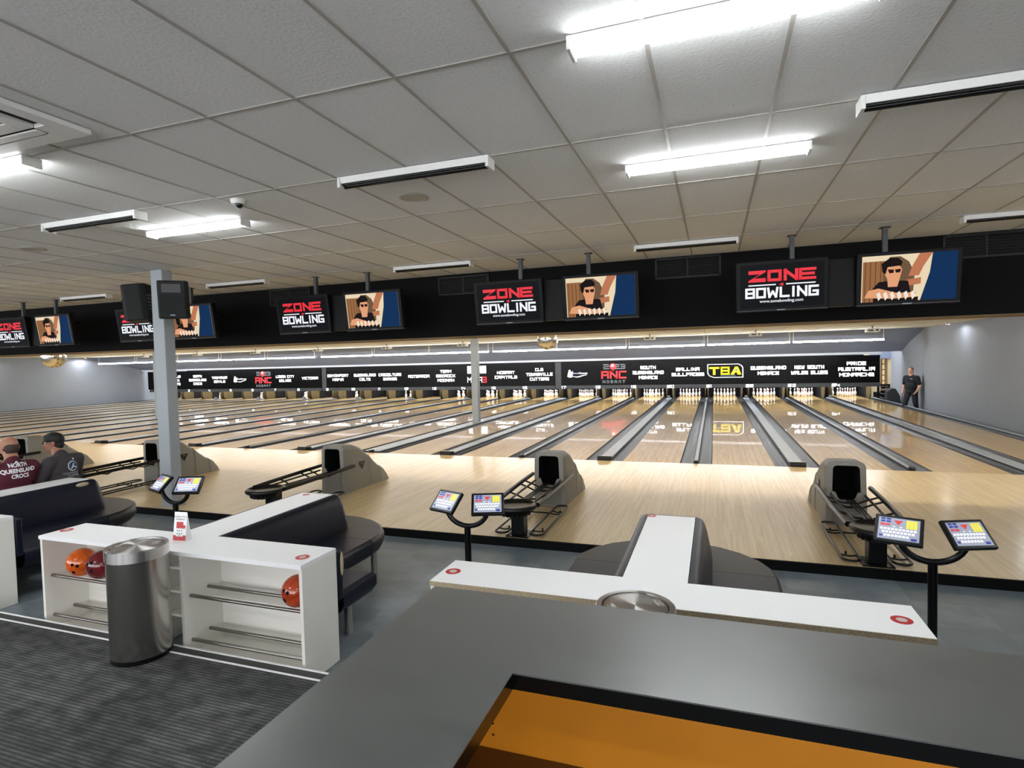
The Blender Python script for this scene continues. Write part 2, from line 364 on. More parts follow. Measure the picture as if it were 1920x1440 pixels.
def stroke_text(bm, txt, cx, cz, h, wd, t, o, rv, uv, gap=None, mi=0, lift=.003):
    """centred text on a plane: origin o, right rv, up uv"""
    gap = gap if gap is not None else t*1.7
    rv = Vector(rv); uv = Vector(uv); nv = rv.cross(uv).normalized()*lift; o = Vector(o)
    ws = []
    for ch in txt: ws.append(wd*.35 if ch in 'I1' else (wd*.6 if ch == ' ' else (wd*1.2 if ch in 'MW' else wd)))
    tot = sum(ws)+gap*(len(txt)-1); x = cx-tot/2
    for ch, w_ in zip(txt, ws):
        for pl in G.get(ch, []):
            pts = [tuple(float(a) for a in p.split(',')) for p in pl.split()]
            if ch in 'I1': pts = [(p[0] if ch == '1' else .5, p[1]) for p in pts]
            P = [Vector((x+p[0]*w_, cz-h/2+t/2+p[1]*(h-t))) for p in pts]
            for a, b in zip(P, P[1:]):
                d = (b-a); 
                if d.length < 1e-6: continue
                d.normalize(); s = Vector((-d.y, d.x))*t/2; e = d*t/2*.98
                q = [a-e-s, b+e-s, b+e+s, a-e+s]
                f = bm.faces.new([bm.verts.new(o+rv*p.x+uv*p.y+nv) for p in q]); f.material_index = mi
        x += w_+gap
def poly(bm, pts, o, rv, uv, lift=.002, mi=0):
    rv = Vector(rv); uv = Vector(uv); nv = rv.cross(uv).normalized()*lift; o = Vector(o)
    f = bm.faces.new([bm.verts.new(o+rv*p[0]+uv*p[1]+nv) for p in pts]); f.material_index = mi
def disc(bm, cx, cy, r, o, rv, uv, lift=.002, mi=0, n=24, ry=None):
    poly(bm, [(cx+r*math.cos(2*PI*i/n), cy+(ry or r)*math.sin(2*PI*i/n)) for i in range(n)], o, rv, uv, lift, mi)
def font_verts(txt, size, shear=0, extra=0, res=3):
    cu_ = bpy.data.curves.new('t', 'FONT'); cu_.body = txt; cu_.size = size; cu_.align_x = 'CENTER'; cu_.align_y = 'CENTER'
    cu_.shear = shear; cu_.offset = extra; cu_.resolution_u = res
    o = bpy.data.objects.new('t', cu_); C.objects.link(o)
    dg = bpy.context.evaluated_depsgraph_get(); me = bpy.data.meshes.new_from_object(o.evaluated_get(dg))
    vs = [v.co.copy() for v in me.vertices]; fs = [tuple(p.vertices) for p in me.polygons]
    bpy.data.objects.remove(o); bpy.data.meshes.remove(me)
    return vs, fs
def font_text(bm, txt, cx, cy, size, o, rv, uv, shear=0, extra=0, lift=.003, mi=0, sx=1):
    vs, fs = font_verts(txt, size, shear, extra)
    rv = Vector(rv); uv = Vector(uv); nv = rv.cross(uv).normalized()*lift; o = Vector(o)
    V = [bm.verts.new(o+rv*(cx+v.x*sx)+uv*(cy+v.y)+nv) for v in vs]
    for f in fs:
        try: bm.faces.new([V[i] for i in f]).material_index = mi
        except ValueError: pass

# ------------------------------------------------------------ layout
NWD = ['zero', 'one', 'two', 'three', 'four', 'five', 'six', 'seven', 'eight', 'nine', 'ten', 'eleven', 'twelve', 'thirteen', 'fourteen', 'fifteen', 'sixteen', 'seventeen', 'eighteen', 'nineteen', 'twenty', 'twenty-one', 'twenty-two', 'twenty-three', 'twenty-four']
LW = 1.0541; GN, GW, GX = .56, .728, .885
E = {21: .28}
E[22] = E[21]+LW+GW; E[23] = E[22]+LW+GN; E[24] = E[23]+LW+GW
GAP = {20: GN, 19: GW, 18: GN, 17: GW, 16: GX, 15: GW, 14: GN, 13: GW, 12: GN, 11: GW, 10: GN, 9: GW, 8: GX, 7: GW, 6: GN, 5: GW, 4: GN, 3: GW, 2: GN, 1: GW, 22: GN, 21: GN, 23: GW}
GAP[20] = GN; GAP[21] = GW; GAP[22] = GN; GAP[23] = GW
for k in range(20, 0, -1): E[k] = E[k+1]-GAP[k]-LW
XL = -35.0; H = 3.38; H2 = 2.8; XR = 7.1
YA = -5.08; ZS = -.09; ZC = .06; YN = -8.10

# ------------------------------------------------------------ structure
def sbox(name, b, m, **k):
    bm = NB(); box(bm, *b); return struct(mesh_obj(name, bm, m, **k))
sbox('floor', (XL, 9, -17, YN-.075, -.2, ZC), carpet_m)
sbox('floor', (XL, 9, YN-.075, YN, -.2, ZC), strip_m)
sbox('trim_1', (XL, 9, YN-.012, YN+.002, -.08, ZC+.004), white_m)
sbox('trim_2', (XL, 9, YN-.092, YN-.078, ZC-.01, ZC+.004), white_m)
sbox('floor', (XL, 9, YN, YA, -.2, ZS), tile_m)
sbox('floor', (XL, 8.5, YA+.03, -.002, -.12, 0), appr_m)
sbox('trim_3', (XL, 8.5, YA, YA+.03, -.12, 0.001), blkpaint_m)
sbox('floor', (XL, 9, 0, 21, -.5, -.38), blkpaint_m)           # slab under lanes and side walkway
# ceiling of the concourse + bar grid
bm = NB(); box(bm, XL, 9, -17, -2.5, H, H+.1); struct(mesh_obj('ceiling', bm, ceil_m))
bm = NB(); bw = .0095
x = -.543 - .6025*57
while x < 9:
    if x > XL: box(bm, x-bw, x+bw, -17, -2.5, H-.005, H+.001)
    x += .6025
y = -8.436-1.197*7
while y < -2.5:
    if y > -17: box(bm, XL, 9, y-bw, y+bw, H-.0055, H+.001)
    y += 1.197
struct(mesh_obj('ceiling', bm, grid_m))
# hall ceiling
bm = NB(); box(bm, XL, 9, -1.9, 12.8, H2, H2+.1); struct(mesh_obj('ceiling', bm, hallceil_m))
bm = NB(); x = -.543-.6025*57
while x < 9:
    if x > XL: box(bm, x-.01, x+.01, -1.9, 12.8, H2-.004, H2+.001)
    x += 1.205
y = -1.2
while y < 12.8: box(bm, XL, 9, y-.01, y+.01, H2-.0045, H2+.001); y += 1.197
struct(mesh_obj('ceiling', bm, mat('hall_bar', srgb(190, 180, 152), .6)))
# soffit over the pin decks
bm = NB()
for a, b in (((12.8, H2), (15.2, 2.33)), ((15.2, 2.33), (16.45, 1.985))):
    prism(bm, [a, b, (b[0], b[1]+.5), (a[0], a[1]+.5)], 'x', XL, 8.2)
struct(mesh_obj('ceiling', bm, soffit_m))
sbox('trim_4', (XL, 6.9, 16.45, 16.62, 1.89, 1.985), ledge_m)
# walls
def wallquad(name, p, q, z0, z1, th=.12, m=wall_m):
    d = (Vector(q)-Vector(p)).normalized(); nrm = Vector((d.y, -d.x))*th
    a, b = Vector(p), Vector(q); bm = NB()
    prism(bm, [tuple(a), tuple(b), tuple(b+nrm), tuple(a+nrm)], 'z', z0, z1)
    return struct(mesh_obj(name, bm, m))
wallquad('wall_right', (7.35, 13.0), (7.05, -2.5), -.4, 3.5, th=-.12)
wallquad('wall_right', (7.72, 18.5), (7.35, 13.0), -.4, 3.5, th=-.12)
wallquad('wall_right', (9, -17), (9, -1.9), -.4, 3.6, th=.12)
sbox('wall_left', (XL-.1, XL, -17, 21, -.4, 3.6), wall_m)
sbox('wall_back', (XL, 9, -17.1, -17, -.4, .5), wall_m)
sbox('wall_back', (XL, 9, -17.1, -17, 3.2, 3.6), wall_m)
for i in range(12): sbox('wall_back', (XL+i*4.0-.15, XL+i*4.0+.15, -17.1, -17, .5, 3.2), wall_m)  # openings between piers added to let world light in as fill
sbox('wall_front', (XL, 9, 21, 21.1, -.5, 3.6), blkpaint_m)
# rear wall beside the pit, with opening
sbox('wall_front', (6.9, 8.2, 18.5, 18.6, 1.68, 2.9), soffit_m)
sbox('wall_front', (6.95, 8.4, 20.2, 20.3, -.4, 2.6), mat('cream_wall', srgb(214, 200, 160), .8))
sbox('wall_right', (8.2, 8.3, 18.5, 20.3, -.4, 2.6), wall_m)
# doorway pieces
bm = NB(); box(bm, 7.44, 7.72, 19.0, 19.05, -.38, 1.9)
d1 = struct(mesh_obj('door_1', bm, mat('door_brown', srgb(104, 74, 38), .5)))
bm = NB()
for k in range(5): box(bm, 7.5, 7.58, 18.99, 19.0, .45+k*.25, .65+k*.25)
mesh_obj('window_pane', bm, mat('pane_cream', srgb(214, 196, 140), .3), d1)
sbox('trim_5', (7.62, 7.72, 18.6, 18.66, -.38, 1.68), mat('door_jamb', srgb(190, 178, 140), .6))

# fascia over the approach (deep bulkhead)
bm = NB(); box(bm, XL, 7.3, -2.5, -1.9, 2.385, H+.15); box(bm, 7.3, 9, -2.5, -1.9, 2.385, H+.15)
struct(mesh_obj('wall_front', bm, blkpaint_m))
sbox('trim_6', (XL, 7.3, -2.49, -1.88, 2.372, 2.386), mat('fascia_edge', srgb(120, 100, 74), .7))
def vent(cx, cz, lab):
    bm = NB(); t = tag(empty('air_vent', (cx, -2.5, cz)), lab, 'vent', 'grilles on the black fascia')
    box(bm, -.43, .43, -.006, 0, -.125, .125); mesh_obj('backing', bm, mat('vent_dark', srgb(6, 6, 7), .8), t)
    bm = NB()
    for s in (-1, 1):
        box(bm, s*.43-.012, s*.43+.012, -.02, 0, -.14, .14); box(bm, -.44, .44, -.02, 0, s*.135-.012, s*.135+.012)
    box(bm, -.01, .01, -.018, 0, -.125, .125)
    mesh_obj('frame', bm, mat('vent_frame', srgb(20, 21, 22), .6), t)
    bm = NB()
    for k in range(7):
        zz = -.105+k*.035; prism(bm, [(-.016, zz-.012), (-.004, zz+.012), (-.002, zz+.012), (-.014, zz-.012)], 'x', -.42, .42)
    mesh_obj('slat', bm, mat('vent_slat', srgb(22, 23, 24), .5), t)
vent(-.005, 3.22, 'black louvred grille between the two right-hand pairs of hanging screens')
vent(-3.44, 3.2, 'black louvred grille between the second and third screen pairs from the right')
vent(-6.85, 3.22, 'black louvred grille on the fascia left of the third screen pair from the right')
vent(3.44, 3.22, 'black louvred grille right of the rightmost hanging screen')
vent(-10.3, 3.22, 'black louvred grille behind the loudspeakers on the grey post')

# ------------------------------------------------------------ lanes

for k in range(1, 25):
    x0 = E[k]; x1 = x0+LW
    t = tag(empty('bowling_lane', (x0, 0, 0)), f'polished wooden bowling lane running to the pin deck marked {NWD[k]}', 'bowling lane', 'bowling lanes')
    bm = NB(); box(bm, .004, LW-.004, .004, 19.3, -.06, 0)
    o = mesh_obj('lane_bed', bm, lane_m, t)
    for s in (0, 1):
        bm = NB(); gx0 = -.235 if s == 0 else LW; n = 8; R = []
        for i in range(n+1):
            a = PI*i/n; R.append((gx0+.1175-.1155*math.cos(a), -.012-.062*math.sin(a)))
        lo = [(p[0], -.09) for p in R[::-1]]
        prism(bm, [(gx0+.001, -.004)]+R+[(gx0+.234, -.004), (gx0+.234, -.095), (gx0+.001, -.095)], 'y', .004, 19.3)
        mesh_obj('gutter', bm, gutter_m, t)
# dividers
def divider(xc, wd, kind, lab):
    t = tag(empty('lane_divider', (xc, 0, 0)), lab, 'lane divider', 'strips between the gutters')
    h = wd/2
    bm = NB(); box(bm, -h+.002, h-.002, .1, 17.5, -.09, .018); mesh_obj('base_edge', bm, capedge_m, t)
    bm = NB(); c = h-.016 if wd > .15 else h-.012
    prism(bm, [(-c, .018), (c, .018), (c-.004, .03), (-c+.004, .03)], 'y', .1, 17.5); mesh_obj('cap', bm, cap_m, t)
    bm = NB()
    if kind == 'wide':
        prism(bm, [(.002, -.06), (.002, .05), (.03, .08), (.2, .055), (.2, -.06)], 'x', -h+.001, h-.001)
        o = mesh_obj('end_block', bm, blk_m, t, bevel=.006)
        bm = NB(); prism(bm, [(.03, .081), (.03, .086), (.17, .067), (.17, .061)], 'x', -h+.03, h-.03)
        mesh_obj('end_plate', bm, mat('end_plate_metal', srgb(214, 210, 196), .3, metal=.7) if 'end_plate_metal' not in MATS else MATS['end_plate_metal'], o)
        bm = NB(); prism(bm, [(0, .03), (.05, .16), (.12, .16), (.3, .03)], 'x', -.06, .06); xf(bm, bm.verts, Matrix.Translation((0, 17.0, 0)))
        mesh_obj('sensor_hood', bm, mat('sensor_grey', srgb(96, 98, 100), .6) if 'sensor_grey' not in MATS else MATS['sensor_grey'], t, bevel=.01)
    else:
        rbox(bm, -.035, .035, 0, .14, -.06, .055, .01); mesh_obj('end_block', bm, blk_m, t)
for k in range(1, 24):
    xc = E[k]+LW+GAP[k]/2; wd = GAP[k]-.47
    kind = 'wide' if GAP[k] == GW else 'narrow'
    divider(xc, wd, kind, f'{"broad" if wd > .15 else "thin"} light grey strip between lanes {NWD[k]} and {NWD[k+1]}')
divider(E[24]+LW+.235+.06, .12, 'narrow', 'thin light grey strip between the rightmost gutter and the wall')
divider(E[1]-.235-.06, .12, 'narrow', 'thin light grey strip between the leftmost gutter and the left wall')

# pins
def pin_bm():
    bm = NB()
    prof = [(0, 0), (.0258, 0), (.0275, .004), (.0362, .019), (.0452, .057), (.053, .085), (.0602, .114), (.0596, .13), (.0535, .16), (.0445, .184), (.0355, .207), (.0275, .225), (.0233, .24), (.0228, .254), (.0242, .275), (.0285, .31), (.0318, .33), (.0323, .343), (.0315, .355), (.026, .37), (.0145, .379), (0, .381)]
    lathe(bm, prof, 20); return bm
pin0 = None
rows = [(0, 0, 'front pin'), (1, -.5, 'second-row left pin'), (1, .5, 'second-row right pin'), (2, -1, 'third-row left pin'), (2, 0, 'third-row middle pin'), (2, 1, 'third-row right pin'),
        (3, -1.5, 'back-row far left pin'), (3, -.5, 'back-row inner left pin'), (3, .5, 'back-row inner right pin'), (3, 1.5, 'back-row far right pin')]
for k in [1, 3, 5, 7, 9, 11] + list(range(13, 25)):
    for r, c, nm in rows:
        if pin0 is None: o = pin0 = mesh_obj('bowling_pin', pin_bm(), pin_m)
        else: o = pin0.copy(); C.objects.link(o)
        o.location = (E[k]+LW/2+c*.3048, 18.288+r*.264, 0.0)
        tag(o, f'white red-striped {nm} of the rack under number {NWD[k]}', 'bowling pin', f'rack of pins on lane {NWD[k]}')
# kickbacks between decks
kb0 = None
def kickback(x, lab):
    global kb0
    if kb0 is None:
        bm = NB(); prism(bm, [(17.8, -.09), (17.66, .05), (17.6, .2), (17.62, .4), (17.75, .6), (17.8, .72), (19.8, .72), (19.8, -.09)], 'x', -.02, .02)
        kb0 = o = mesh_obj('kickback_panel', bm, kick_m)
    else: o = kb0.copy(); C.objects.link(o)
    o.location = (x, 0, 0); tag(o, lab, 'side panel', 'plywood side panels of the pin decks')
for k in range(1, 25):
    kickback(E[k]-.225, f'plywood side panel on the left of the pin deck marked {NWD[k]}')
    kickback(E[k]+LW+.225, f'plywood side panel on the right of the pin deck marked {NWD[k]}')
sbox('wall_front', (XL, 6.95, 19.85, 19.95, -.4, 1.9), blkpaint_m)
# pin-deck lamps (long tube behind each masking unit)
for a, b in ((E[1]-.2, E[8]+LW+.2), (E[9]-.2, E[16]+LW+.2), (E[17]-.2, E[24]+LW+.2)):
    l = bpy.data.lights.new('pin_deck_light', 'AREA'); l.shape = 'RECTANGLE'; l.size = b-a; l.size_y = .08; l.energy = 5.5*(b-a)/10; l.color = (.95, .97, 1)
    o = bpy.data.objects.new('pin_deck_light', l); C.objects.link(o); o.location = ((a+b)/2, 17.5, .82); o.rotation_euler = (math.radians(76), 0, 0)

# ------------------------------------------------------------ masking units
YM = 16.6; ZB, ZT = .70, 1.85
TXT = {1: ['T', 'W'], 2: ['LIA', 'N', 'TS'], 3: ['NORTH', 'QUEENSLAND', 'CROCS'], 4: ['TASMANIA', 'DEVILS'], 7: ['LOGAN CITY', 'WOLVES'], 8: ['VICTORIA'],
       9: ['DEVONPORT', 'MAFIA'], 10: ['QUEENSLAND', 'COLTS'], 11: ['CABOOLTURE', 'SNAKES'], 12: ['AOTEAROA'], 13: ['TEAM', 'BEDROCK', 'MOONAH'],
       15: ['HOBART', 'CAPITALS'], 16: ['CLS', 'TOWNSVILLE', 'CUTTERS'], 19: ['SOUTH', 'QUEENSLAND', 'MENACE'], 20: ['BALLINA', 'BULLFROGS'],
       22: ['QUEENSLAND', 'MENACE'], 23: ['NEW SOUTH', 'WALES BLUES'], 24: ['PRIDE', 'AUSTRALIA', 'MONARCHS']}
RX, UZ = (1, 0, 0), (0, 0, 1)
greylet_m = mat('letter_grey', srgb(150, 156, 166), .5)
lilac_m = mat('letter_lilac', srgb(190, 194, 240), .5)
teal_m = mat('logo_teal', srgb(110, 150, 190), .5)
for a in range(1, 25, 2):
    b = a+1
    x0 = E[a]-(GAP[a-1]/2 if a > 1 else .35); x1 = E[b]+LW+(GAP[b]/2 if b < 24 else .34)
    if GAP.get(a-1) == GX: x0 += .16
    if GAP.get(b) == GX: x1 -= .16
    t = tag(empty('masking_unit', ((x0+x1)/2, YM, 0)), '', 'masking panel', 'black name panels above the pins')
    names = []
    bm = NB(); box(bm, x0+.006-t.location.x, x1-.006-t.location.x, 0, .06, ZB, ZT); mesh_obj('panel', bm, panel_m, t)
    bm = NB(); box(bm, x0+.003-t.location.x, x1-.003-t.location.x, -.03, .1, ZB-.16, ZB-.005); st = mesh_obj('number_strip', bm, strip2_m, t)
    for k in (a, b):
        cx = E[k]+LW/2-t.location.x; o = (0, 0, 1.3)
        bm = NB()
        nx = (E[k]-(GAP[k-1]/2 if k > 1 else .35))-t.location.x+(.12 if k > 9 else .08)
        if GAP.get(k-1) == GX: nx += .16
        stroke_text(bm, str(k), nx, ZB-.085, .14, .11, .036, (0, -.03, 0), RX, UZ, gap=.055); mesh_obj('number', bm, num_m, st)
        if k in TXT:
            L = TXT[k]; n = len(L)
            for i, s in enumerate(L):
                bm = NB(); big = max(len(q) for q in L); hh = .155
                wd = min(.11, 1.42/big-.05)
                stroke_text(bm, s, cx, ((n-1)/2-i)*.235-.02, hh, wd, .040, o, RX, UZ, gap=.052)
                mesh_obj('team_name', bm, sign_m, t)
            names.append(' '.join(L) if k > 2 else '')
        elif k in (5, 17):
            bm = NB()
            # animal head mark, name and wave
            disc(bm, cx-.36, -.02, .1, o, RX, UZ, ry=.12); poly(bm, [(cx-.50, -.16), (cx-.44, .1), (cx-.4, -.14)], o, RX, UZ); poly(bm, [(cx-.25, -.16), (cx-.22, .13), (cx-.31, 0)], o, RX, UZ)
            disc(bm, cx-.38, .12, .055, o, RX, UZ); poly(bm, [(cx-.5, -.12), (cx-.24, -.12), (cx-.26, -.2), (cx-.44, -.2)], o, RX, UZ)
            P = [(cx-.24+.7*i/12, -.13-.035*math.sin(i/12*5.2)+.02*i/12) for i in range(13)]
            poly(bm, P+[(p[0], p[1]-.04*math.sin((13-j)/13*2.8)-.008) for j, p in enumerate(P[::-1])], o, RX, UZ)
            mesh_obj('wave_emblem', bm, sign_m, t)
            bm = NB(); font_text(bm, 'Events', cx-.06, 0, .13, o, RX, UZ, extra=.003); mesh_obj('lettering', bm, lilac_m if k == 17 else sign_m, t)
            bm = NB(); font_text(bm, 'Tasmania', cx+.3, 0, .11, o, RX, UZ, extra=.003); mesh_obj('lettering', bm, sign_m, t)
            bm = NB(); 
            for q in ((-.40, .02), (-.34, .02)): disc(bm, cx+q[0], q[1], .016, o, RX, UZ, lift=.005)
            poly(bm, [(cx-.42, -.07), (cx-.30, -.07), (cx-.36, -.11)], o, RX, UZ, lift=.005); poly(bm, [(cx-.43, .055), (cx-.31, .075), (cx-.31, .06), (cx-.43, .04)], o, RX, UZ, lift=.005)
            mesh_obj('face_mark', bm, blk_m, t); names.append('a white animal emblem')
        elif k in (6, 18):
            bm = NB(); stroke_text(bm, '2', cx-.36, .29, .24, .24, .05, o, RX, UZ); stroke_text(bm, '23', cx+.3, .29, .24, .21, .05, o, RX, UZ, gap=.07)
            stroke_text(bm, 'HOBART', cx, -.43, .14, .1, .034, o, RX, UZ, gap=.09); mesh_obj('lettering', bm, greylet_m, t)
            bm = NB(); stroke_text(bm, 'ANC', cx, -.1, .37, .29, .08, o, RX, UZ, gap=.13); disc(bm, cx-.03, .29, .16, o, RX, UZ, lift=.006)
            poly(bm, [(cx-.05, .16), (cx+.0, .16), (cx-.015, .04)], o, RX, UZ, lift=.006); mesh_obj('red_emblem', bm, redlogo_m, t)
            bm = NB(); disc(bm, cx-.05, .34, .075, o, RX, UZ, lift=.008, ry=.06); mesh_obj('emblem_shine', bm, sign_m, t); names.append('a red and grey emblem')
        elif k == 14:
            bm = NB()
            for q in (-.36, 0, .36): poly(bm, [(cx+q-.17, .08), (cx+q+.17, .08), (cx+q+.17, .47), (cx+q-.17, .47)], o, RX, UZ)
            stroke_text(bm, 'MO A', cx-.12, -.25, .28, .16, .04, o, RX, UZ, gap=.06)
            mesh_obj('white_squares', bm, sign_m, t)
            bm = NB(); 
            for q in (-.36, 0, .36):
                for s in (1, -1):
                    poly(bm, [(cx+q-.15, .275-s*.17), (cx+q-.14, .275-s*.175), (cx+q+.15, .275+s*.17), (cx+q+.14, .275+s*.175)][::s], o, RX, UZ, lift=.005)
            mesh_obj('cross_lines', bm, rodgrey_m, t)
            bm = NB(); stroke_text(bm, '3', cx+.42, -.25, .3, .2, .06, o, RX, UZ); mesh_obj('red_numeral', bm, redlogo_m, t); names.append('three white squares')
        elif k == 21:
            bm = NB(); out = [(-.56, .33), (.42, .33), (.52, .24), (.56, .14), (.56, -.33), (-.36, -.33), (-.5, -.25), (-.56, -.12)]
            inn = [(-.53, .30), (.41, .30), (.49, .22), (.53, .13), (.53, -.30), (-.35, -.30), (-.48, -.23), (-.53, -.11)]
            for i in range(8):
                j = (i+1) % 8; q = [out[j], out[i], inn[i], inn[j]]; poly(bm, [(cx+p[0]*1.36, p[1]*.94) for p in q], o, RX, UZ)
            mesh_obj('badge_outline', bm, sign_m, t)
            bm = NB(); box(bm, cx-.68, cx-.25, -.004, 0, 1.3+.09, 1.3+.18); box(bm, cx-.52, cx-.41, -.004, 0, 1.3-.18, 1.3+.09)
            stroke_text(bm, 'B', cx+.0, 0, .36, .30, .075, o, RX, UZ)
            poly(bm, [(cx+.22, -.18), (cx+.42, .18), (cx+.54, .18), (cx+.68, -.18), (cx+.52, -.18), (cx+.49, -.08), (cx+.42, -.08), (cx+.37, -.18)], o, RX, UZ)
            mesh_obj('yellow_letters', bm, yel2_m, t)
            bm = NB(); poly(bm, [(cx-.2, -.215), (cx+.45, -.215), (cx+.45, -.235), (cx-.2, -.235)], o, RX, UZ); disc(bm, cx+.47, .03, .045, o, RX, UZ, lift=.006); mesh_obj('fine_print', bm, teal_m, t); names.append('a yellow lettered badge')
    nn = [q for q in names if q]
    t['label'] = f'black masking panel over lanes {NWD[a]} and {NWD[b]}' + (', lettered in white' if a in (3, 7, 9, 11, 15, 19, 23) else ', with an emblem' if nn and a > 1 else '')
for xs, k in ((E[9]-GX/2, 8), (E[17]-GX/2, 16)):
    bm = NB(); box(bm, xs-.15, xs+.15, YM+.03, YM+.09, ZB-.16, ZT); struct(mesh_obj('trim_7' if k == 8 else 'trim_8', bm, strip2_m))
bm = NB()
sb = NB()
# suspended strip lights in front of the soffit
for k, xc in enumerate([4.62, 1.57, -1.48, -4.53, -7.58+.1, -10.63, -13.6, -16.65+.0, -20.0, -23.1, -26.2, -29.3, -32.4]):
    t = tag(empty('strip_light', (xc, 12.9, 2.44)), 'white suspended strip light above the pin decks, number %s from the right' % ['one', 'two', 'three', 'four', 'five', 'six', 'seven', 'eight', 'nine', 'ten', 'eleven', 'twelve', 'thirteen'][k], 'strip light', 'strip lights hung before the soffit')
    bm = NB(); box(bm, -1.48, 1.48, -.035, .15, 0, .03); mesh_obj('housing', bm, batten_m, t)  # rear overhang added to keep upward light off the soffit
    bm = NB(); rbox(bm, -1.47, 1.47, -.032, .032, -.05, -.001, .012); mesh_obj('diffuser', bm, pint_m, t)
    for s in (-1, 1):
        bm = NB(); box(bm, s*1.46-.012, s*1.46+.012, -.01, .01, .035, .36); mesh_obj('hanger', bm, batten_m, t)
# projectors
pn = ['rightmost', 'second', 'third', 'fourth', 'fifth', 'sixth', 'seventh', 'eighth', 'ninth', 'tenth']
proj0 = None
for i, xc in enumerate([5.08, 1.67, -1.82, -5.4, -9.1, -12.58, -16.05, -19.5, -23.0, -26.5]):
    if proj0 is None:
        t = empty('projector', (xc, 10, 2.66)); bm = NB(); rbox(bm, -.19, .19, -.13, .13, -.055, .055, .015); mesh_obj('body', bm, batten_m, t)
        bm = NB(); cyl(bm, (.1, -.14, 0), (.1, -.128, 0), .03); mesh_obj('lens', bm, blkgloss_m, t)
        bm = NB(); box(bm, -.14, 0, -.132, -.13, -.025, .02); mesh_obj('grille', bm, rodgrey_m, t)
        bm = NB(); cyl(bm, (0, 0, .055), (0, 0, .14), .014); box(bm, -.05, .05, -.05, .05, .13, .14); mesh_obj('mount', bm, rodgrey_m, t); proj0 = t
    else:
        t = copy_tree(proj0); t.location = (xc, 10, 2.66)
    tag(t, f'white ceiling projector before the pin deck soffit, {pn[i]}{" counting from the right" if i else ""}', 'projector', 'projectors under the hall ceiling')
# mirror balls
def mirror_ball(x, y, z, r, lab):
    t = tag(empty('mirror_ball', (x, y, z)), lab, 'mirror ball', 'mirror balls')
    bm = NB(); bmesh.ops.create_uvsphere(bm, u_segments=30, v_segments=18, radius=r); mesh_obj('ball', bm, mirror_m, t)
    bm = NB(); cyl(bm, (0, 0, r), (0, 0, H2-z), .008); cyl(bm, (0, 0, H2-z-.05), (0, 0, H2-z), .05); mesh_obj('hanging_rod', bm, rodgrey_m, t)
mirror_ball(-2.78, 0, 2.37, .2, 'mirror ball hanging between the grey middle post and the right screens')
mirror_ball(-17.2, 0, 2.4, .3, 'mirror ball hanging at the far left before the left wall')

# ------------------------------------------------------------ posts
def post(x, y, w_, d, z1, lab):
    t = tag(empty('support_post', (x, y, 0)), lab, 'post'); bm = NB(); rbox(bm, -w_/2, w_/2, -d/2, d/2, 0, z1, .012, 2); mesh_obj('shaft', bm, post_m, t)
    bm = NB(); rbox(bm, -w_/2-.03, w_/2+.03, -d/2-.03, d/2+.03, 0, .012, .003, 1); mesh_obj('base_plate', bm, post_m, t); return t
post(-7.10, -4.85, .22, .17, H, 'grey square steel post beside the seating, carrying two loudspeakers')
post(E[17]-GX/2-.02, 6.2, .22, .2, H2, 'grey post standing among the lanes in the middle of the hall')
post(E[9]-GX/2-.1, 6.3, .42, .2, H2, 'pale post standing among the far left lanes, behind the nearest post')

# ------------------------------------------------------------ loudspeakers on the post
def loudspeaker(loc, rz, tilt, lab, s=1, open_back=False):
    t = tag(empty('loudspeaker', loc), lab, 'loudspeaker', 'loudspeakers on the grey post'); t.rotation_euler = (tilt, 0, rz)
    pr_ = [(-.16, -.14), (.16, -.14), (.185, -.1), (.17, .1), (.11, .17), (-.11, .17), (-.17, .1), (-.185, -.1)]
    bm = NB(); prism(bm, pr_, 'z', -.26, .26)
    mesh_obj('cabinet', bm, mat('speaker_shell', srgb(34, 36, 36), .6, spec=.25) if 'speaker_shell' not in MATS else MATS['speaker_shell'], t, bevel=.02)
    bm = NB(); prism(bm, [(p[0], p[1]) for p in rrect(-.15, .15, -.24, .06, .03)], 'y', -.15, -.14); mesh_obj('grille', bm, mat('speaker_grille', srgb(24, 26, 26), .8, bump=.6, bscale=400) if 'speaker_grille' not in MATS else MATS['speaker_grille'], t)
    bm = NB(); prism(bm, [(-.12, .09), (.12, .09), (.12, .22), (-.12, .22)], 'y', -.15, -.139); mesh_obj('horn', bm, blk_m, t, bevel=.01)
    bm = NB(); box(bm, -.03, .03, -.153, -.15, -.215, -.2); mesh_obj('badge', bm, cap_m, t)
    bm = NB()
    for k in range(5): box(bm, -.1, .1, .168, .174, -.12+k*.05, -.09+k*.05)
    mesh_obj('rear_panel', bm, rodgrey_m, t)
    bm = NB(); cyl(bm, (0, .1, -.26), (0, .16, -.34), .025); mesh_obj('bracket', bm, blk_m, t)
loudspeaker((-6.72, -4.98, 2.93), math.radians(38), math.radians(6), 'black loudspeaker mounted on the right side of the grey post, facing the seats')
loudspeaker((-7.48, -4.92, 2.93), math.radians(-62), math.radians(6), 'black loudspeaker mounted on the left side of the grey post, turned to the left')

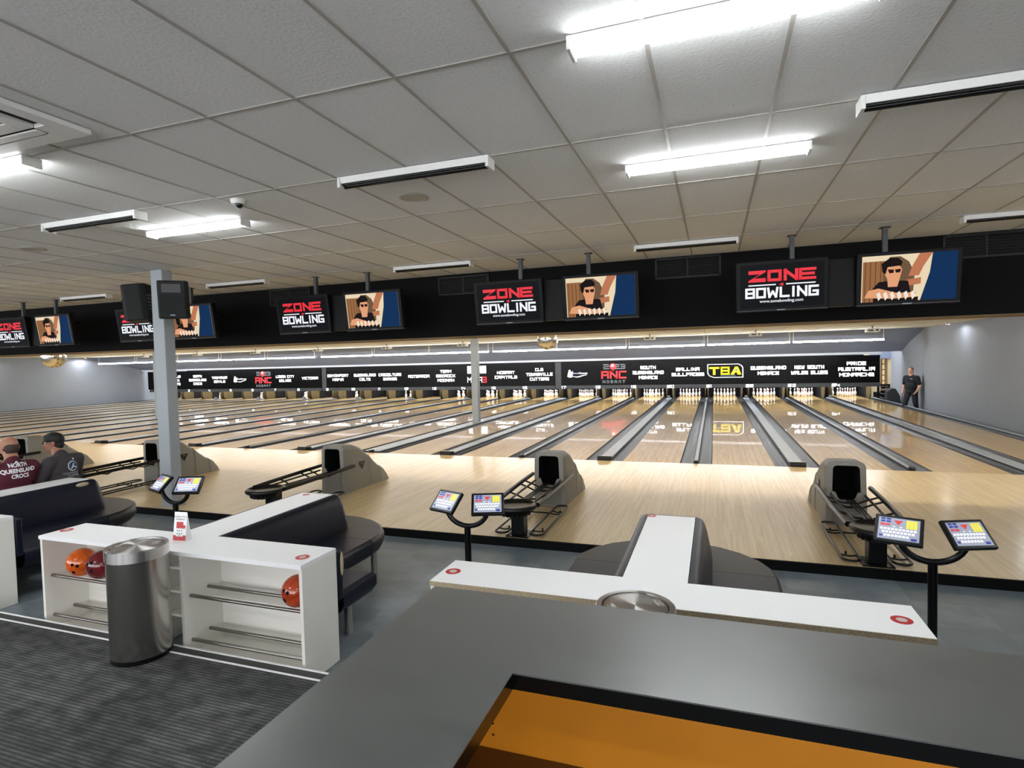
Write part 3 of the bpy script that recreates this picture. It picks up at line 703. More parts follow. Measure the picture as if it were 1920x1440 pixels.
# ------------------------------------------------------------ hanging screens
pic = {n: mat('pic_'+n, (.004, .004, .004, 1), .7, spec=.05, emit=1.0*EM, ecol=srgb(*c)) for n, c in dict(wall=(232, 214, 180), wood=(150, 104, 66), wood2=(112, 72, 44), rock=(110, 84, 62), hair=(22, 16, 16), skin=(226, 160, 118), skin2=(188, 118, 84), tee=(24, 18, 22), blue=(12, 46, 86), white=(240, 228, 214), lens=(40, 14, 22)).items()}
scr_m = mat('screen_dark', srgb(8, 9, 12), .5, spec=.1, emit=.8*EM)
scrred_m = mat('screen_red', (.02, .01, .01, 1), .4, spec=.2, emit=EM, ecol=srgb(232, 44, 58)); scrw_m = mat('screen_white', (.02, .02, .02, 1), .4, spec=.2, emit=EM, ecol=srgb(244, 248, 255))
bez_m = mat('bezel', srgb(13, 14, 15), .5, spec=.2)
TW, TH = 1.0, .6
def tv_base():
    t = empty('hanging_screen', (0, 0, 0))
    bm = NB(); rbox(bm, -TW/2, TW/2, 0, .09, -TH/2, TH/2, .012, 2); bz = mesh_obj('bezel', bm, bez_m, t)
    bm = NB(); box(bm, -TW/2+.01, TW/2-.01, -.004, .002, -TH/2+.012, -TH/2+.02); mesh_obj('lower_trim', bm, rodgrey_m, t)
    bm = NB(); box(bm, -.045, .045, -.006, 0, -TH/2+.012, -TH/2+.024); mesh_obj('maker_badge', bm, cap_m, t)
    return t
def screen_logo(t):
    o = (0, -.001, 0); bm = NB(); poly(bm, [(-.45, -.25), (.45, -.25), (.45, .26), (-.45, .26)], o, RX, UZ); s = mesh_obj('screen', bm, scr_m, t)
    bm = NB()
    # ZONE with slanted Z and three-bar E
    for pl in ([(-.36, .19), (-.17, .19), (-.17, .17), (-.30, .10), (-.17, .10), (-.17, .055), (-.36, .055), (-.36, .075), (-.23, .147), (-.36, .147)],): poly(bm, pl, o, RX, UZ, .004)
    stroke_text(bm, 'O', -.075, .1225, .135, .12, .034, o, RX, UZ, lift=.004); stroke_text(bm, 'N', .1, .1225, .135, .12, .034, o, RX, UZ, lift=.004)
    stroke_text(bm, 'E', .275, .1225, .135, .15, .032, o, RX, UZ, lift=.004)
    poly(bm, [(-.03, .015), (.02, .035), (.02, -.005)], o, RX, UZ, .004)
    mesh_obj('red_lettering', bm, scrred_m, s)
    bm = NB(); poly(bm, [(-.36, .01), (-.06, .01), (-.06, .024), (-.36, .024)], o, RX, UZ, .004); poly(bm, [(.05, .01), (.36, .01), (.36, .024), (.05, .024)], o, RX, UZ, .004)
    stroke_text(bm, 'BOWLING', 0, -.075, .125, .083, .026, o, RX, UZ, gap=.037, lift=.004)
    font_text(bm, 'www.zonebowling.com', 0, -.175, .05, o, RX, UZ, extra=.0006, lift=.004)
    mesh_obj('white_lettering', bm, scrw_m, s)
def screen_pic(t):
    o = (0, -.001, 0); bm = NB(); used = []
    def P(m, *pls):
        if m not in used: used.append(m)
        for i, pl in enumerate(pls): poly(bm, pl, o, RX, UZ, P.l, used.index(m)); P.l += .0002
    P.l = .002
    P(pic['wall'], [(-.45, -.25), (.45, -.25), (.45, .26), (-.45, .26)])
    P(pic['wood'], [(-.44, -.25), (-.22, -.25), (-.22, .2), (-.44, .2)])
    P(pic['wood2'], *[[(-.42+k*.05, -.25), (-.41+k*.05, -.25), (-.41+k*.05, .2), (-.42+k*.05, .2)] for k in range(5)])
    P(pic['rock'], [(-.24, -.2), (.05, -.2), (.06, .05), (.0, .18), (-.08, .24), (-.18, .24), (-.24, .15)])
    P(pic['blue'], [(.12, -.25), (.45, -.25), (.45, .26), (.22, .26), (.2, .05)])
    P(pic['skin2'], [(.0, .02), (.1, .02), (.14, .12), (.22, .26), (.1, .26), (.04, .14)], [(-.02, -.02), (.12, .0), (.12, -.07), (-.02, -.09)])
    P(pic['tee'], [(-.34, -.1), (-.28, -.03), (-.16, -.02), (.0, -.03), (.02, -.12), (.05, -.25), (-.33, -.25)])
    P(pic['skin'], [(-.19, -.09), (-.1, -.09), (-.08, .0), (-.06, .1), (-.1, .16), (-.2, .16), (-.23, .06), (-.2, 0)], [(-.42, -.2), (-.38, -.12), (-.28, -.1), (-.1, -.16), (.08, -.16), (.06, -.22), (-.16, -.22)])
    P(pic['hair'], [(-.25, .08), (-.22, .05), (-.2, .13), (-.07, .14), (-.06, .18), (-.1, .225), (-.18, .23), (-.26, .17)], [(-.33, -.25), (-.33, -.23), (.1, -.21), (.1, -.25)])
    P(pic['lens'], [(-.2, .105), (-.14, .1), (-.14, .065), (-.18, .06)], [(-.13, .1), (-.07, .105), (-.08, .065), (-.12, .065)])
    P(pic['white'], *[[(-.3+k*.065, -.16), (-.27+k*.065, -.14), (-.25+k*.065, -.2), (-.28+k*.065, -.24)] for k in range(6)])
    mesh_obj('screen', bm, used, t)
tvL = tv_base(); screen_logo(tvL); tvR = tv_base(); screen_pic(tvR)
pairs = [(1.706, 'rightmost pair'), (-1.72, 'second pair from the right'), (-5.16, 'third pair from the right'), (-8.75, 'pair behind the loudspeakers'), (-12.22, 'far left pair')]
tilt = math.radians(-8)
for i, (xc, nm) in enumerate(pairs):
    for j, (src, dx, what) in enumerate(((tvL, -.615, 'showing the red and white venue name'), (tvR, .66, 'showing a person in sunglasses'))):
        t = src if i == 0 else copy_tree(src)
        t.location = (xc+dx, -3.5, 2.775); t.rotation_euler = (-tilt, 0, 0)
        tag(t, f'black hanging screen {what}, {nm}', 'screen', 'hanging score screens')
    t = tag(empty('screen_bracket', (xc, -3.42, 2.775)), f'black ceiling bracket and box holding the {nm} of screens', 'bracket', 'brackets of the hanging screens')
    bm = NB(); box(bm, -.16, .16, .0, .14, -.27, .28); mesh_obj('box', bm, bez_m, t, bevel=.006)
    bm = NB(); box(bm, -1.0, 1.05, .12, .16, .1, .16); mesh_obj('cross_bar', bm, blk_m, t)
    for dx in (-.48, .48):
        bm = NB(); box(bm, dx-.025, dx+.025, .07, .12, .1, H-2.775); r_ = mesh_obj('drop_rod', bm, rodgrey_m, t)
        bm = NB(); box(bm, dx-.05, dx+.05, .045, .145, H-2.775-.006, H-2.775); mesh_obj('ceiling_plate', bm, blk_m, r_)

# ------------------------------------------------------------ ceiling fittings
def batten(xc, yc, lit, lab, grp):
    t = tag(empty('ceiling_batten', (xc, yc, H)), lab, 'ceiling light' if lit else 'blacklight', grp)
    if lit:
        bm = NB(); prism(bm, [(-.056, -.006), (.056, -.006), (.056, -.03), (-.056, -.03)], 'x', -.594, .594); mesh_obj('housing', bm, batten_m, t)
        bm = NB(); P = [(-.058, -.03), (.058, -.03)]+[(.058*math.cos(-PI*i/8), -.038-.028*math.sin(PI*i/8)) for i in range(9)]
        prism(bm, P, 'x', -.594, .594); mesh_obj('diffuser', bm, lamp_m, t, smooth=False)
        for s in (-1, 1):
            bm = NB(); box(bm, s*.605-.01, s*.605+.01, -.062, .062, -.068, -.006); mesh_obj('end_cap', bm, batten_m, t, bevel=.004)
    else:
        bm = NB(); prism(bm, [(-.062, -.006), (.062, -.006), (.05, -.05), (-.05, -.05)], 'x', -.6, .6); mesh_obj('housing', bm, batten_m, t)
        bm = NB(); cyl(bm, (-.585, 0, -.06), (.585, 0, -.06), .019); cyl(bm, (-.585, -.03, -.056), (.585, -.03, -.056), .010); mesh_obj('black_tube', bm, blkgloss_m, t)
        for s in (-1, 1):
            bm = NB(); box(bm, s*.6-.012, s*.6+.012, -.064, .064, -.082, -.006); mesh_obj('end_cap', bm, batten_m, t, bevel=.004)
    return t
lits = [(.35, -8.42, 'lit ceiling batten at the top right, nearest the camera'), (.345, -6.62, 'lit ceiling batten in front of the near one, towards the lanes'), (-4.48, -6.6, 'lit ceiling batten beside the small dome camera'), (-4.48, -8.42, 'lit ceiling batten cut by the left frame edge, under the air conditioner'),
        (5.18, -6.6, 'lit ceiling batten out to the right, nearer the lanes'), (5.18, -8.42, 'lit ceiling batten out to the right, nearer the counter'), (-9.7, -6.6, 'lit ceiling batten out to the far left'), (-9.7, -8.42, 'lit ceiling batten out to the far left, nearer the carpet'),
        (.35, -12.0, 'added unseen lit batten behind the counter'), (-4.48, -12.0, 'added unseen lit batten behind the counter, to the left'), (5.18, -12.0, 'added unseen lit batten behind the counter, to the right'), (-14.9, -7.5, 'lit ceiling batten at the distant left'),  # row behind the counter is unseen, added to lighten the ceiling
        (-21, -7.5, 'lit ceiling batten over the remote left seats'), (-28, -7.5, 'lit ceiling batten at the remote left end')]
for x, y, l in lits: batten(x, y, True, l, 'lit ceiling battens')
offs = [(-1.72, -7.22, 'unlit white batten with a black tube above the round ceiling speaker'), (-5.06, -7.21, 'unlit white batten with a black tube left of the dome camera'), (1.72, -7.245, 'unlit white batten with a black tube at the right frame edge'),
        (-3.45, -3.54, 'unlit white batten before the fascia, between second and third screen pairs'), (.01, -3.55, 'unlit white batten before the fascia, between the two right screen pairs'), (3.44, -3.58, 'unlit white batten before the fascia at the right frame edge'),
        (-7.03, -3.52, 'unlit white batten just right of the grey post'), (-10.68, -3.47, 'unlit white batten before the fascia, left of the grey post')]
for x, y, l in offs: batten(x, y, False, l, 'unlit blacklight battens')
def rspk(x, y, lab):
    t = tag(empty('ceiling_speaker', (x, y, H)), lab, 'ceiling speaker', 'round ceiling speakers')
    bm = NB(); lathe(bm, [(.118, -.001), (.125, -.002), (.125, -.01), (.105, -.014), (.103, -.008)], 32); mesh_obj('rim', bm, grid_m, t)
    bm = NB(); lathe(bm, [(0, -.012), (.104, -.010), (.104, -.006)], 32); mesh_obj('grille', bm, mat('spk_grille', srgb(186, 180, 166), .7) if 'spk_grille' not in MATS else MATS['spk_grille'], t)
rspk(-2.063, -6.587, 'round flush ceiling speaker below the unlit batten in the middle'); rspk(-6.97, -6.56, 'round flush ceiling speaker at the far left')
t = tag(empty('dome_camera', (-3.44, -7.12, H)), 'small white dome camera on the ceiling beside the lit batten', 'camera')
bm = NB(); lathe(bm, [(0, 0), (.06, 0), (.062, -.012), (.05, -.04), (0, -.045)], 24); mesh_obj('base', bm, batten_m, t)
bm = NB(); sphere(bm, (.01, .0, -.045), .03, 16); mesh_obj('lens', bm, blkgloss_m, t)
# cassette air conditioner
t = tag(empty('air_conditioner', (-3.565, -9.045, H-.006)), 'white four-way ceiling cassette air conditioner at the top left', 'air conditioner')
bm = NB(); h = .475
for s in (-1, 1):
    box(bm, s*(h-.05)-.05, s*(h-.05)+.05, -h, h, -.03, 0); box(bm, -h+.1, h-.1, s*(h-.05)-.05, s*(h-.05)+.05, -.03, 0)
    box(bm, s*(h-.235)-.045, s*(h-.235)+.045, -h+.19, h-.19, -.03, 0); box(bm, -h+.28, h-.28, s*(h-.235)-.045, s*(h-.235)+.045, -.03, 0)
    for q in (-1, 1): box(bm, s*(h-.145)-.046, s*(h-.145)+.046, q*(h-.145)-.046, q*(h-.145)+.046, -.03, 0)
mesh_obj('panel', bm, batten_m, t, bevel=.004)
bm = NB()
for s in (-1, 1): box(bm, s*(h-.145)-.045, s*(h-.145)+.045, -h+.19, h-.19, -.008, 0); box(bm, -h+.19, h-.19, s*(h-.145)-.045, s*(h-.145)+.045, -.008, 0)
mesh_obj('air_slot', bm, mat('slot_dark', srgb(30, 26, 24), .8), t)
for s in (-1, 1):
    bm = NB(); rbox(bm, -h+.21, h-.21, s*(h-.14)-.03, s*(h-.14)+.03, -.032, -.02, .004, 1); mesh_obj('flap', bm, batten_m, t)
bm = NB(); box(bm, -h+.285, h-.285, -h+.285, h-.285, -.024, -.01); mesh_obj('intake_grille', bm, mat('intake', srgb(128, 126, 120), .8, bump=.5, bscale=300), t)

# battens behind the fascia (light the foul line)
for i in range(13):
    xc = 5.4-3.3*i
    t = tag(empty('hall_batten', (xc, -1.84, 2.72)), 'long strip light fixed to the back of the black fascia', 'strip light', 'strip lights behind the fascia')
    bm = NB(); box(bm, -1.5, 1.5, -.058, .02, .0, .05); mesh_obj('housing', bm, batten_m, t)
    bm = NB(); box(bm, -1.48, 1.48, .008, .03, -.03, -.001); mesh_obj('diffuser', bm, hall_m, t)
hall2_m = mat('added_run_tube', (1, 1, 1, 1), .5, emit=HALL2_E, ecol=(1, .975, .92, 1))  # for the unseen runs added to brighten the lanes
for yy, nm in ((1.0, 'nearest the fascia'), (4.2, 'nearest the pins')):
    t = tag(empty('added_strip_run', (-14, yy, H2-.05)), 'added unseen run of strip lighting across the hall ceiling, '+nm, 'strip light')
    bm = NB(); box(bm, -20.5, 20.5, -.05, .05, 0, .045); mesh_obj('housing', bm, batten_m, t)
    bm = NB(); box(bm, -20.5, 20.5, -.045, .045, -.04, -.001); mesh_obj('diffuser', bm, hall2_m, t)
# wall-wash downlights
def downlight(x, y, lab, aim, e):
    t = tag(empty('downlight', (x, y, H2)), lab, 'downlight', 'downlights along the side walls')
    bm = NB(); lathe(bm, [(.03, -.001), (.06, -.001), (.06, -.07), (.05, -.07), (.05, -.03), (0, -.03)], 20); mesh_obj('can', bm, batten_m, t)
    l = bpy.data.lights.new('downlight_lamp', 'SPOT'); l.energy = e; l.spot_size = math.radians(170); l.spot_blend = .25; l.shadow_soft_size = .1; l.color = (.92, .94, 1)
    o = bpy.data.objects.new('downlight_lamp', l); C.objects.link(o); o.parent = t; o.location = (0, 0, -.08)
    o.rotation_euler = (Vector(aim)).to_track_quat('-Z', 'Y').to_euler()
downlight(6.85, 9.3, 'small downlight by the right wall, nearer the pins', (.1, 0, -1), 12)
downlight(6.8, 4.6, 'small downlight by the right wall, nearer the bowlers', (.1, 0, -1), 12)
downlight(-34.55, 7.6, 'small downlight by the left wall, nearer the bowlers', (-.1, 0, -1), 26)
downlight(-34.55, 12.6, 'small downlight by the left wall, nearer the pins', (-.1, 0, -1), 26)
downlight(-34.55, 2.2, 'small downlight by the left wall, beside the fascia', (-.1, 0, -1), 26)

# ------------------------------------------------------------ ball returns
def arch(hb, ht, z0, z1, r, n=8):
    P = [(-hb, z0)]
    for cx, a0 in ((-ht+r, PI), (ht-r, PI/2)):
        for i in range(n+1):
            t = a0-PI/2*i/n; P.append((cx+r*math.cos(t), z1-r+r*math.sin(t)))
    P.append((hb, z0)); return P
def ball_return():
    t = empty('ball_return', (0, 0, 0))
    bm = NB()
    secs = [(-3.66, .21, .192, .70, .07), (-3.645, .212, .2, .735, .075), (-3.40, .212, .2, .728, .08), (-3.2, .212, .2, .66, .08), (-3.05, .212, .2, .565, .08), (-2.965, .212, .2, .495, .08),
            (-2.96, .222, .212, .505, .08), (-2.84, .222, .212, .40, .08), (-2.66, .222, .212, .262, .07), (-2.652, .230, .222, .27, .07), (-2.56, .23, .222, .215, .07), (-2.47, .23, .222, .10, .05), (-2.44, .225, .22, .02, .008)]
    R = []
    for y, hb, ht, z1, r in secs: R.append([bm.verts.new((p[0], y, p[1])) for p in arch(hb, ht, 0, z1, r)])
    for a, b in zip(R, R[1:]):
        for i in range(len(a)-1):
            f = bm.faces.new((a[i], b[i], b[i+1], a[i+1])); f.smooth = True
    bm.faces.new(R[-1])
    inn = [bm.verts.new((p[0], -3.665, p[1])) for p in arch(.145, .135, .30, .688, .045)]
    o = R[0]
    for i in range(len(o)-1): bm.faces.new((o[i], o[i+1], inn[i+1], inn[i]))
    bm.faces.new((o[-1], o[0], inn[0], inn[-1]))
    bmesh.ops.recalc_face_normals(bm, faces=bm.faces)
    hood = mesh_obj('hood', bm, hood_m, t)
    bm = NB(); A = [bm.verts.new((p[0], -3.664, p[1])) for p in arch(.145, .135, .30, .688, .045)]; B = [bm.verts.new((p[0]*.9, -3.25, p[1]*.95+.02)) for p in arch(.145, .135, .30, .6, .045)]
    n = len(A)
    for i in range(n): bm.faces.new((A[i], A[(i+1) % n], B[(i+1) % n], B[i]))
    bm.faces.new(B); mesh_obj('ball_opening', bm, blkpaint_m, hood)
    bm = NB(); box(bm, -.15, .15, -3.675, -3.662, .02, .28); mesh_obj('kick_panel', bm, hood_m, hood)
    bm = NB()
    for k in range(7): box(bm, -.14, .14, -3.68, -3.674, .05+k*.03, .062+k*.03)
    mesh_obj('louvre', bm, mat('louvre_grey', srgb(116, 114, 108), .6) if 'louvre_grey' not in MATS else MATS['louvre_grey'], hood)
    for s in (-1, 1):
        bm = NB(); prism(bm, [(s*.155, .28), (s*.155, .40), (s*.11, .385), (s*.09, .33), (s*.05, .28)], 'y', -3.69, -3.662); mesh_obj('lip', bm, hood_m, hood, bevel=.006)
    bm = NB(); poly(bm, [(-.025, .0), (.025, .0), (.025, .02), (-.025, .02)], (0, -3.655, .70), RX, UZ, .004); mesh_obj('badge', bm, cap_m, hood)
    for s in (1, -1):     # dark triangle emblem on each flank
        bm = NB(); rv = (0, s, 0); oo = (s*.214, -3.2, .37)
        poly(bm, [(-.085*1, .06), (0, -.075), (.085, .06)], oo, rv, UZ, .004); em = mesh_obj('triangle_emblem', bm, blk_m, hood)
        bm = NB(); poly(bm, [(-.03, .026), (.03, .026), (.026, .035), (-.026, .035)], oo, rv, UZ, .006); mesh_obj('emblem_bar', bm, greylet_m, hood)
    # rails
    for s in (-1, 1):
        bm = NB(); tube(bm, [(s*.245, -5.0, .375), (s*.265, -4.6, .385), (s*.275, -4.0, .40), (s*.275, -3.5, .41)], .026, 12); mesh_obj('outer_rail', bm, blk_m, t)
        bm = NB(); tube(bm, [(s*.15, -4.9, .36), (s*.165, -4.3, .365), (s*.17, -3.74, .37)], .013, 8); mesh_obj('inner_rail', bm, blk_m, t)
    for x_ in (-.032, 0, .032):
        bm = NB(); tube(bm, [(x_, -4.92, .35), (x_, -4.2, .345), (x_, -3.35, .34)], .009, 8); mesh_obj('centre_rail', bm, blk_m, t)
    for yy in (-3.86, -4.06, -4.5):
        bm = NB(); tube(bm, [(-.27, yy, .385), (-.17, yy, .35), (-.08, yy, .31), (.08, yy, .31), (.17, yy, .35), (.27, yy, .385)], .011, 8); mesh_obj('cross_hoop', bm, blk_m, t)
    bm = NB(); lathe(bm, [(0, .358), (.16, .36), (.2, .372), (.225, .392), (.245, .385), (.25, .365), (.24, .345), (.2, .335), (.17, .30), (.15, .275), (0, .27)], 32, 0, -5.06); mesh_obj('end_dish', bm, blk_m, t)
    bm = NB()
    for k in range(10):
        a = PI+PI*(k+.5)/10; sphere(bm, (.165*math.cos(a), -5.06+.165*math.sin(a), .305), .03, 10)
    mesh_obj('dish_scallop', bm, blk_m, t)
    bm = NB(); rbox(bm, -.075, .075, -5.0, -4.84, .01, .33, .015, 2); box(bm, -.13, .13, -5.03, -4.76, 0, .012); mesh_obj('pedestal', bm, blk_m, t)
    for s in (-1, 1):
        P = []; c = s*.205; h = .075
        for i in range(9): a = PI*i/8; P.append((c+h*math.cos(a), -3.80+h*math.sin(a), .05))
        for i in range(9): a = PI+PI*i/8; P.append((c+h*math.cos(a), -4.93+h*math.sin(a), .035))
        bm = NB(); tube(bm, P, .012, 8, closed=True)
        for yy in (-4.85, -4.0, -4.1):
            tube(bm, [(c-h, yy, .04), (c, yy, .03), (c+h, yy, .04)], .009, 8)
        for yy in (-4.7, -3.9): tube(bm, [(c, yy, .03), (c, yy, 0)], .01, 8)
        mesh_obj('floor_rack', bm, blk_m, t)
    bm = NB(); tube(bm, [(-.13, -4.05, .03), (.13, -4.05, .03)], .01, 8); mesh_obj('floor_bar', bm, blk_m, t)
    return t
br = ball_return()
for i, (xc, lab) in enumerate([(1.73, 'taupe hooded ball return with black rails, rightmost, feeding lanes twenty-one and twenty-two'), (-1.76, 'taupe hooded ball return with black rails in the middle, feeding lanes nineteen and twenty'),
        (-5.2, 'taupe hooded ball return seen from its flank, right of the grey post'), (-8.97, 'taupe hooded ball return partly hidden behind the grey post'), (-12.43, 'taupe hooded ball return behind the two seated people')]):
    t = br if i == 0 else copy_tree(br)
    t.location = (xc, 0, 0); tag(t, lab, 'ball return', 'ball returns on the approach')

# ------------------------------------------------------------ scoring terminals
def terminal():
    t = empty('scoring_terminal', (0, 0, 0))
    bm = NB(); cyl(bm, (0, 0, .01), (0, 0, .64), .028, n=20); mesh_obj('pole', bm, blk_m, t)
    bm = NB(); lathe(bm, [(0, 0), (.1, 0), (.1, .01), (.03, .02), (0, .02)], 24); mesh_obj('base', bm, blk_m, t)
    bm = NB(); P = [(.19*math.cos(PI+PI*i/16)*1.0, 0, .79+.155*math.sin(PI+PI*i/16)) for i in range(17)]; P = [(P[0][0], 0, .80)]+P+[(P[-1][0], 0, .80)]
    tube(bm, P, .022, 12); mesh_obj('yoke', bm, blk_m, t)
    for s in (-1, 1):
        mt = Matrix.Translation((s*.195, 0, .835)) @ Matrix.Rotation(s*math.radians(20), 4, 'Z') @ Matrix.Rotation(math.radians(46), 4, 'X')
        bm = NB(); rbox(bm, -.14, .14, -.105, .105, -.018, .014, .008, 2); xf(bm, bm.verts, mt); pad = mesh_obj('keypad', bm, blk_m, t)
        o = (0, 0, 0.0145); RV, UV = (1, 0, 0), (0, 1, 0)
        def part(nm, m, fn):
            b = NB(); fn(b); xf(b, b.verts, mt); return mesh_obj(nm, b, m, pad)
        R = lambda b, x0, y0, x1, y1, l=.001: poly(b, [(x0, y0), (x1, y0), (x1, y1), (x0, y1)], o, RV, UV, l)
        part('display', pad_m, lambda b: R(b, -.118, -.083, .118, .083, .0005))
        part('blue_keys', blue_m, lambda b: [R(b, -.105+i*.032, .045+j*.020, -.079+i*.032, .059+j*.020) for i in range(2) for j in range(2)]+[R(b, -.108, -.066, -.088, -.052), R(b, .072, -.076, .104, -.058)])
        part('red_keys', keyred_m, lambda b: [R(b, -.107+i*.030, .020, -.081+i*.030, .036) for i in range(2)]+[poly(b, [(-.03, .066), (-.004, .03), (.022, .066)], o, RV, UV, .001)])
        part('yellow_keys', yel_m, lambda b: [R(b, .042+i*.021, .012+j*.016, .060+i*.021, .026+j*.016) for i in range(3) for j in range(4)])
        part('white_keys', keywhite_m, lambda b: [R(b, -.106+i*.0212, -.012, -.090+i*.0212, .004) for i in range(10)]+[R(b, -.095+i*.0212, -.036, -.079+i*.0212, -.020) for i in range(9)]+[R(b, -.083+i*.0212, -.062, -.067+i*.0212, -.046) for i in range(7)]+[R(b, -.035, .013, -.02, .019), R(b, .005, .013, .02, .019)])
    return t
tm = terminal()
for i, (xc, lab) in enumerate([(1.70, 'black twin keypad scoring terminal on a pole, rightmost'), (-1.70, 'black twin keypad scoring terminal left of the middle ball return'), (-5.08, 'black twin keypad scoring terminal in front of the grey post')]):
    t = tm if i == 0 else copy_tree(tm)
    t.location = (xc, -6.48, ZS); tag(t, lab, 'scoring terminal', 'scoring terminals between the benches')

# ------------------------------------------------------------ ball consoles and benches
FY, BY, SY = -8.06, -7.70, -6.31
def console(xc, lab, edge_m):
    t = tag(empty('ball_console', (xc, 0, 0)), lab, 'console', 'white ball storage consoles')
    pts = [(-1.24, FY), (1.24, FY), (1.24, BY), (.18, BY), (.18, SY), (-.18, SY), (-.18, BY), (-1.24, BY)]
    bm = NB(); prism(bm, [(p[0], p[1]) if p[1] != FY else (p[0], FY+.004) for p in pts], 'z', .672, .70); mesh_obj('worktop', bm, white_m, t)
    bm = NB(); box(bm, -1.24, 1.24, FY, FY+.0045, .673, .699); mesh_obj('front_edge', bm, edge_m, t)
    for s in (-1, 1):
        for x_ in (.2, 1.215):
            a, b = sorted((s*x_, s*(x_+.024))); bm = NB(); box(bm, a, b, FY+.01, BY, ZS+.002, .672); mesh_obj('side_panel', bm, white2_m, t)
        a, b = sorted((s*.224, s*1.215)); bm = NB(); box(bm, a, b, BY-.02, BY, ZS+.002, .672)
        bk = mesh_obj('back_panel', bm, white2_m, t)
        bm = NB(); box(bm, a, b, FY+.012, BY-.02, ZS+.002, ZS+.05); mesh_obj('bottom_board', bm, white2_m, t)
        bm = NB(); prism(bm, [(BY-.02, .30), (BY-.02, .275), (BY-.1, .275), (BY-.1, .29)], 'x', a, b); mesh_obj('ball_stop', bm, white2_m, t)
        for y_, z_ in ((-7.99, .368), (-7.84, .378), (-7.99, .054), (-7.84, .068)):
            bm = NB(); cyl(bm, (a, y_, z_), (b, y_, z_), .0125, n=14); mesh_obj('rack_tube', bm, tube_m, t)
    bm = NB(); box(bm, -.165, .165, BY+.004, SY+.03, ZS+.002, .672); mesh_obj('spine', bm, blkpaint_m, t)
    for s in (-1, 1):
        a, b = sorted((s*.17, s*1.238)); bm = NB(); box(bm, a, b, BY+.0005, BY+.004, ZS+.002, .671); mesh_obj('rear_facing', bm, blkpaint_m, t)
    bm = NB(); box(bm, -.2, .2, BY-.015, BY, ZS+.002, .672)
    for z_ in (.1, .28, .46): box(bm, -.2, .2, BY-.12, BY-.015, z_, z_+.018)
    mesh_obj('centre_shelf', bm, white2_m, t)
    return t
def uloop(d, n=6, ye=SY, r0=.02):
    P = [(-.18-d, BY+.01)]
    for cx, a0 in ((-.18-d, PI), (.18+d, PI/2)):
        r = r0+d*.7
        c = (-.18-d+r, ye+d-r) if cx < 0 else (.18+d-r, ye+d-r)
        for i in range(n+1): a = a0-PI/2*i/n; P.append((c[0]+r*math.cos(a), c[1]+r*math.sin(a)))
    P.append((.18+d, BY+.01)); return P
def bench(xc, lab, m_side, m_end):
    t = tag(empty('booth_bench', (xc, 0, 0)), lab, 'bench', 'vinyl benches around the consoles')
    zt, zb = .36, .19
    # rounded end cushion
    def outer(k):   # half plan, inset k
        P = []
        for i in range(13):
            a = PI-PI*i/12; P.append(((.76-k)*math.cos(a), -6.52+(.70-k)*math.sin(a)))
        return P
    def loft(bm, plan, lv):
        rings = []
        for z_, k in lv: rings.append([bm.verts.new((p[0], p[1], z_)) for p in plan(k)])
        n = len(rings[0])
        for a, b in zip(rings, rings[1:]):
            for i in range(n):
                f = bm.faces.new((a[i], a[(i+1) % n], b[(i+1) % n], b[i])); f.smooth = True
        bm.faces.new(rings[0]); bm.faces.new(rings[-1]); bmesh.ops.recalc_face_normals(bm, faces=bm.faces)
    lv = [(zb, .06), (zb+.02, .03), (zb+.07, 0), (zt-.03, 0), (zt-.01, .012), (zt, .03)]
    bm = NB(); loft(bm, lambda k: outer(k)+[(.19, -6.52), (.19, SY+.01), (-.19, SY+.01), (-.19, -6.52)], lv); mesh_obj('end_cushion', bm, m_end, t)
    for s in (-1, 1):
        def side(k, s=s):
            P = [(s*.19, -6.525), (s*(.76-k), -6.525), (s*(.76-k), -7.12-k*.3), (s*(.82), -7.2-k), (s*(1.23-k), -7.2-k), (s*(1.23-k), -7.62), (s*.19, -7.62)]
            return P
        bm = NB(); loft(bm, side, lv); mesh_obj('seat', bm, m_side, t)
        bm = NB(); a, b = sorted((s*.27, s*1.245))
        rbox(bm, a, b, BY+.005, BY+.07, zt-.04, .665, .018, 3); mesh_obj('backrest', bm, m_side, t)
    bm = NB(); R = []
    for z_, d in ((zt-.03, .125), (zt+.06, .12), (.5, .105), (.6, .085), (.655, .07), (.685, .052), (.697, .03), (.698, .004)): R.append([bm.verts.new((p[0], p[1], z_)) for p in uloop(d)])
    for a, b in zip(R, R[1:]):
        for i in range(len(a)-1): f = bm.faces.new((a[i], a[i+1], b[i+1], b[i])); f.smooth = True
    for idx in (0, -1):
        col = [r[idx] for r in R]; base = bm.verts.new((R[0][idx].co.x*(.183/abs(R[0][idx].co.x)), BY+.01, zt-.03))
        bm.faces.new(col+[base])
    bmesh.ops.recalc_face_normals(bm, faces=bm.faces); mesh_obj('spine_backrest', bm, m_side, t)
    for x_, y_ in ((-1.06, -7.34), (1.06, -7.34), (-.55, -6.2), (.55, -6.2), (-.55, -6.95), (.55, -6.95), (0, -5.98)):
        bm = NB(); cyl(bm, (x_, y_, ZS), (x_, y_, zb+.005), .029, n=18); lg = mesh_obj('leg', bm, leg_m, t)
    return t
cons = [(0, 'white ball console nearest the counter, with bare chipboard front edge', chip_m), (-3.39, 'white T-shaped ball console holding orange bowling balls', white_m), (-6.80, 'white ball console at the left frame edge, beside the seated people', white_m), (3.42, 'white ball console out to the right', white_m), (-10.2, 'white ball console out to the far left', white_m)]
T = {}
for i, (xc, lab, em) in enumerate(cons[:4]): T[i] = console(xc, lab, em)
b_ = {}
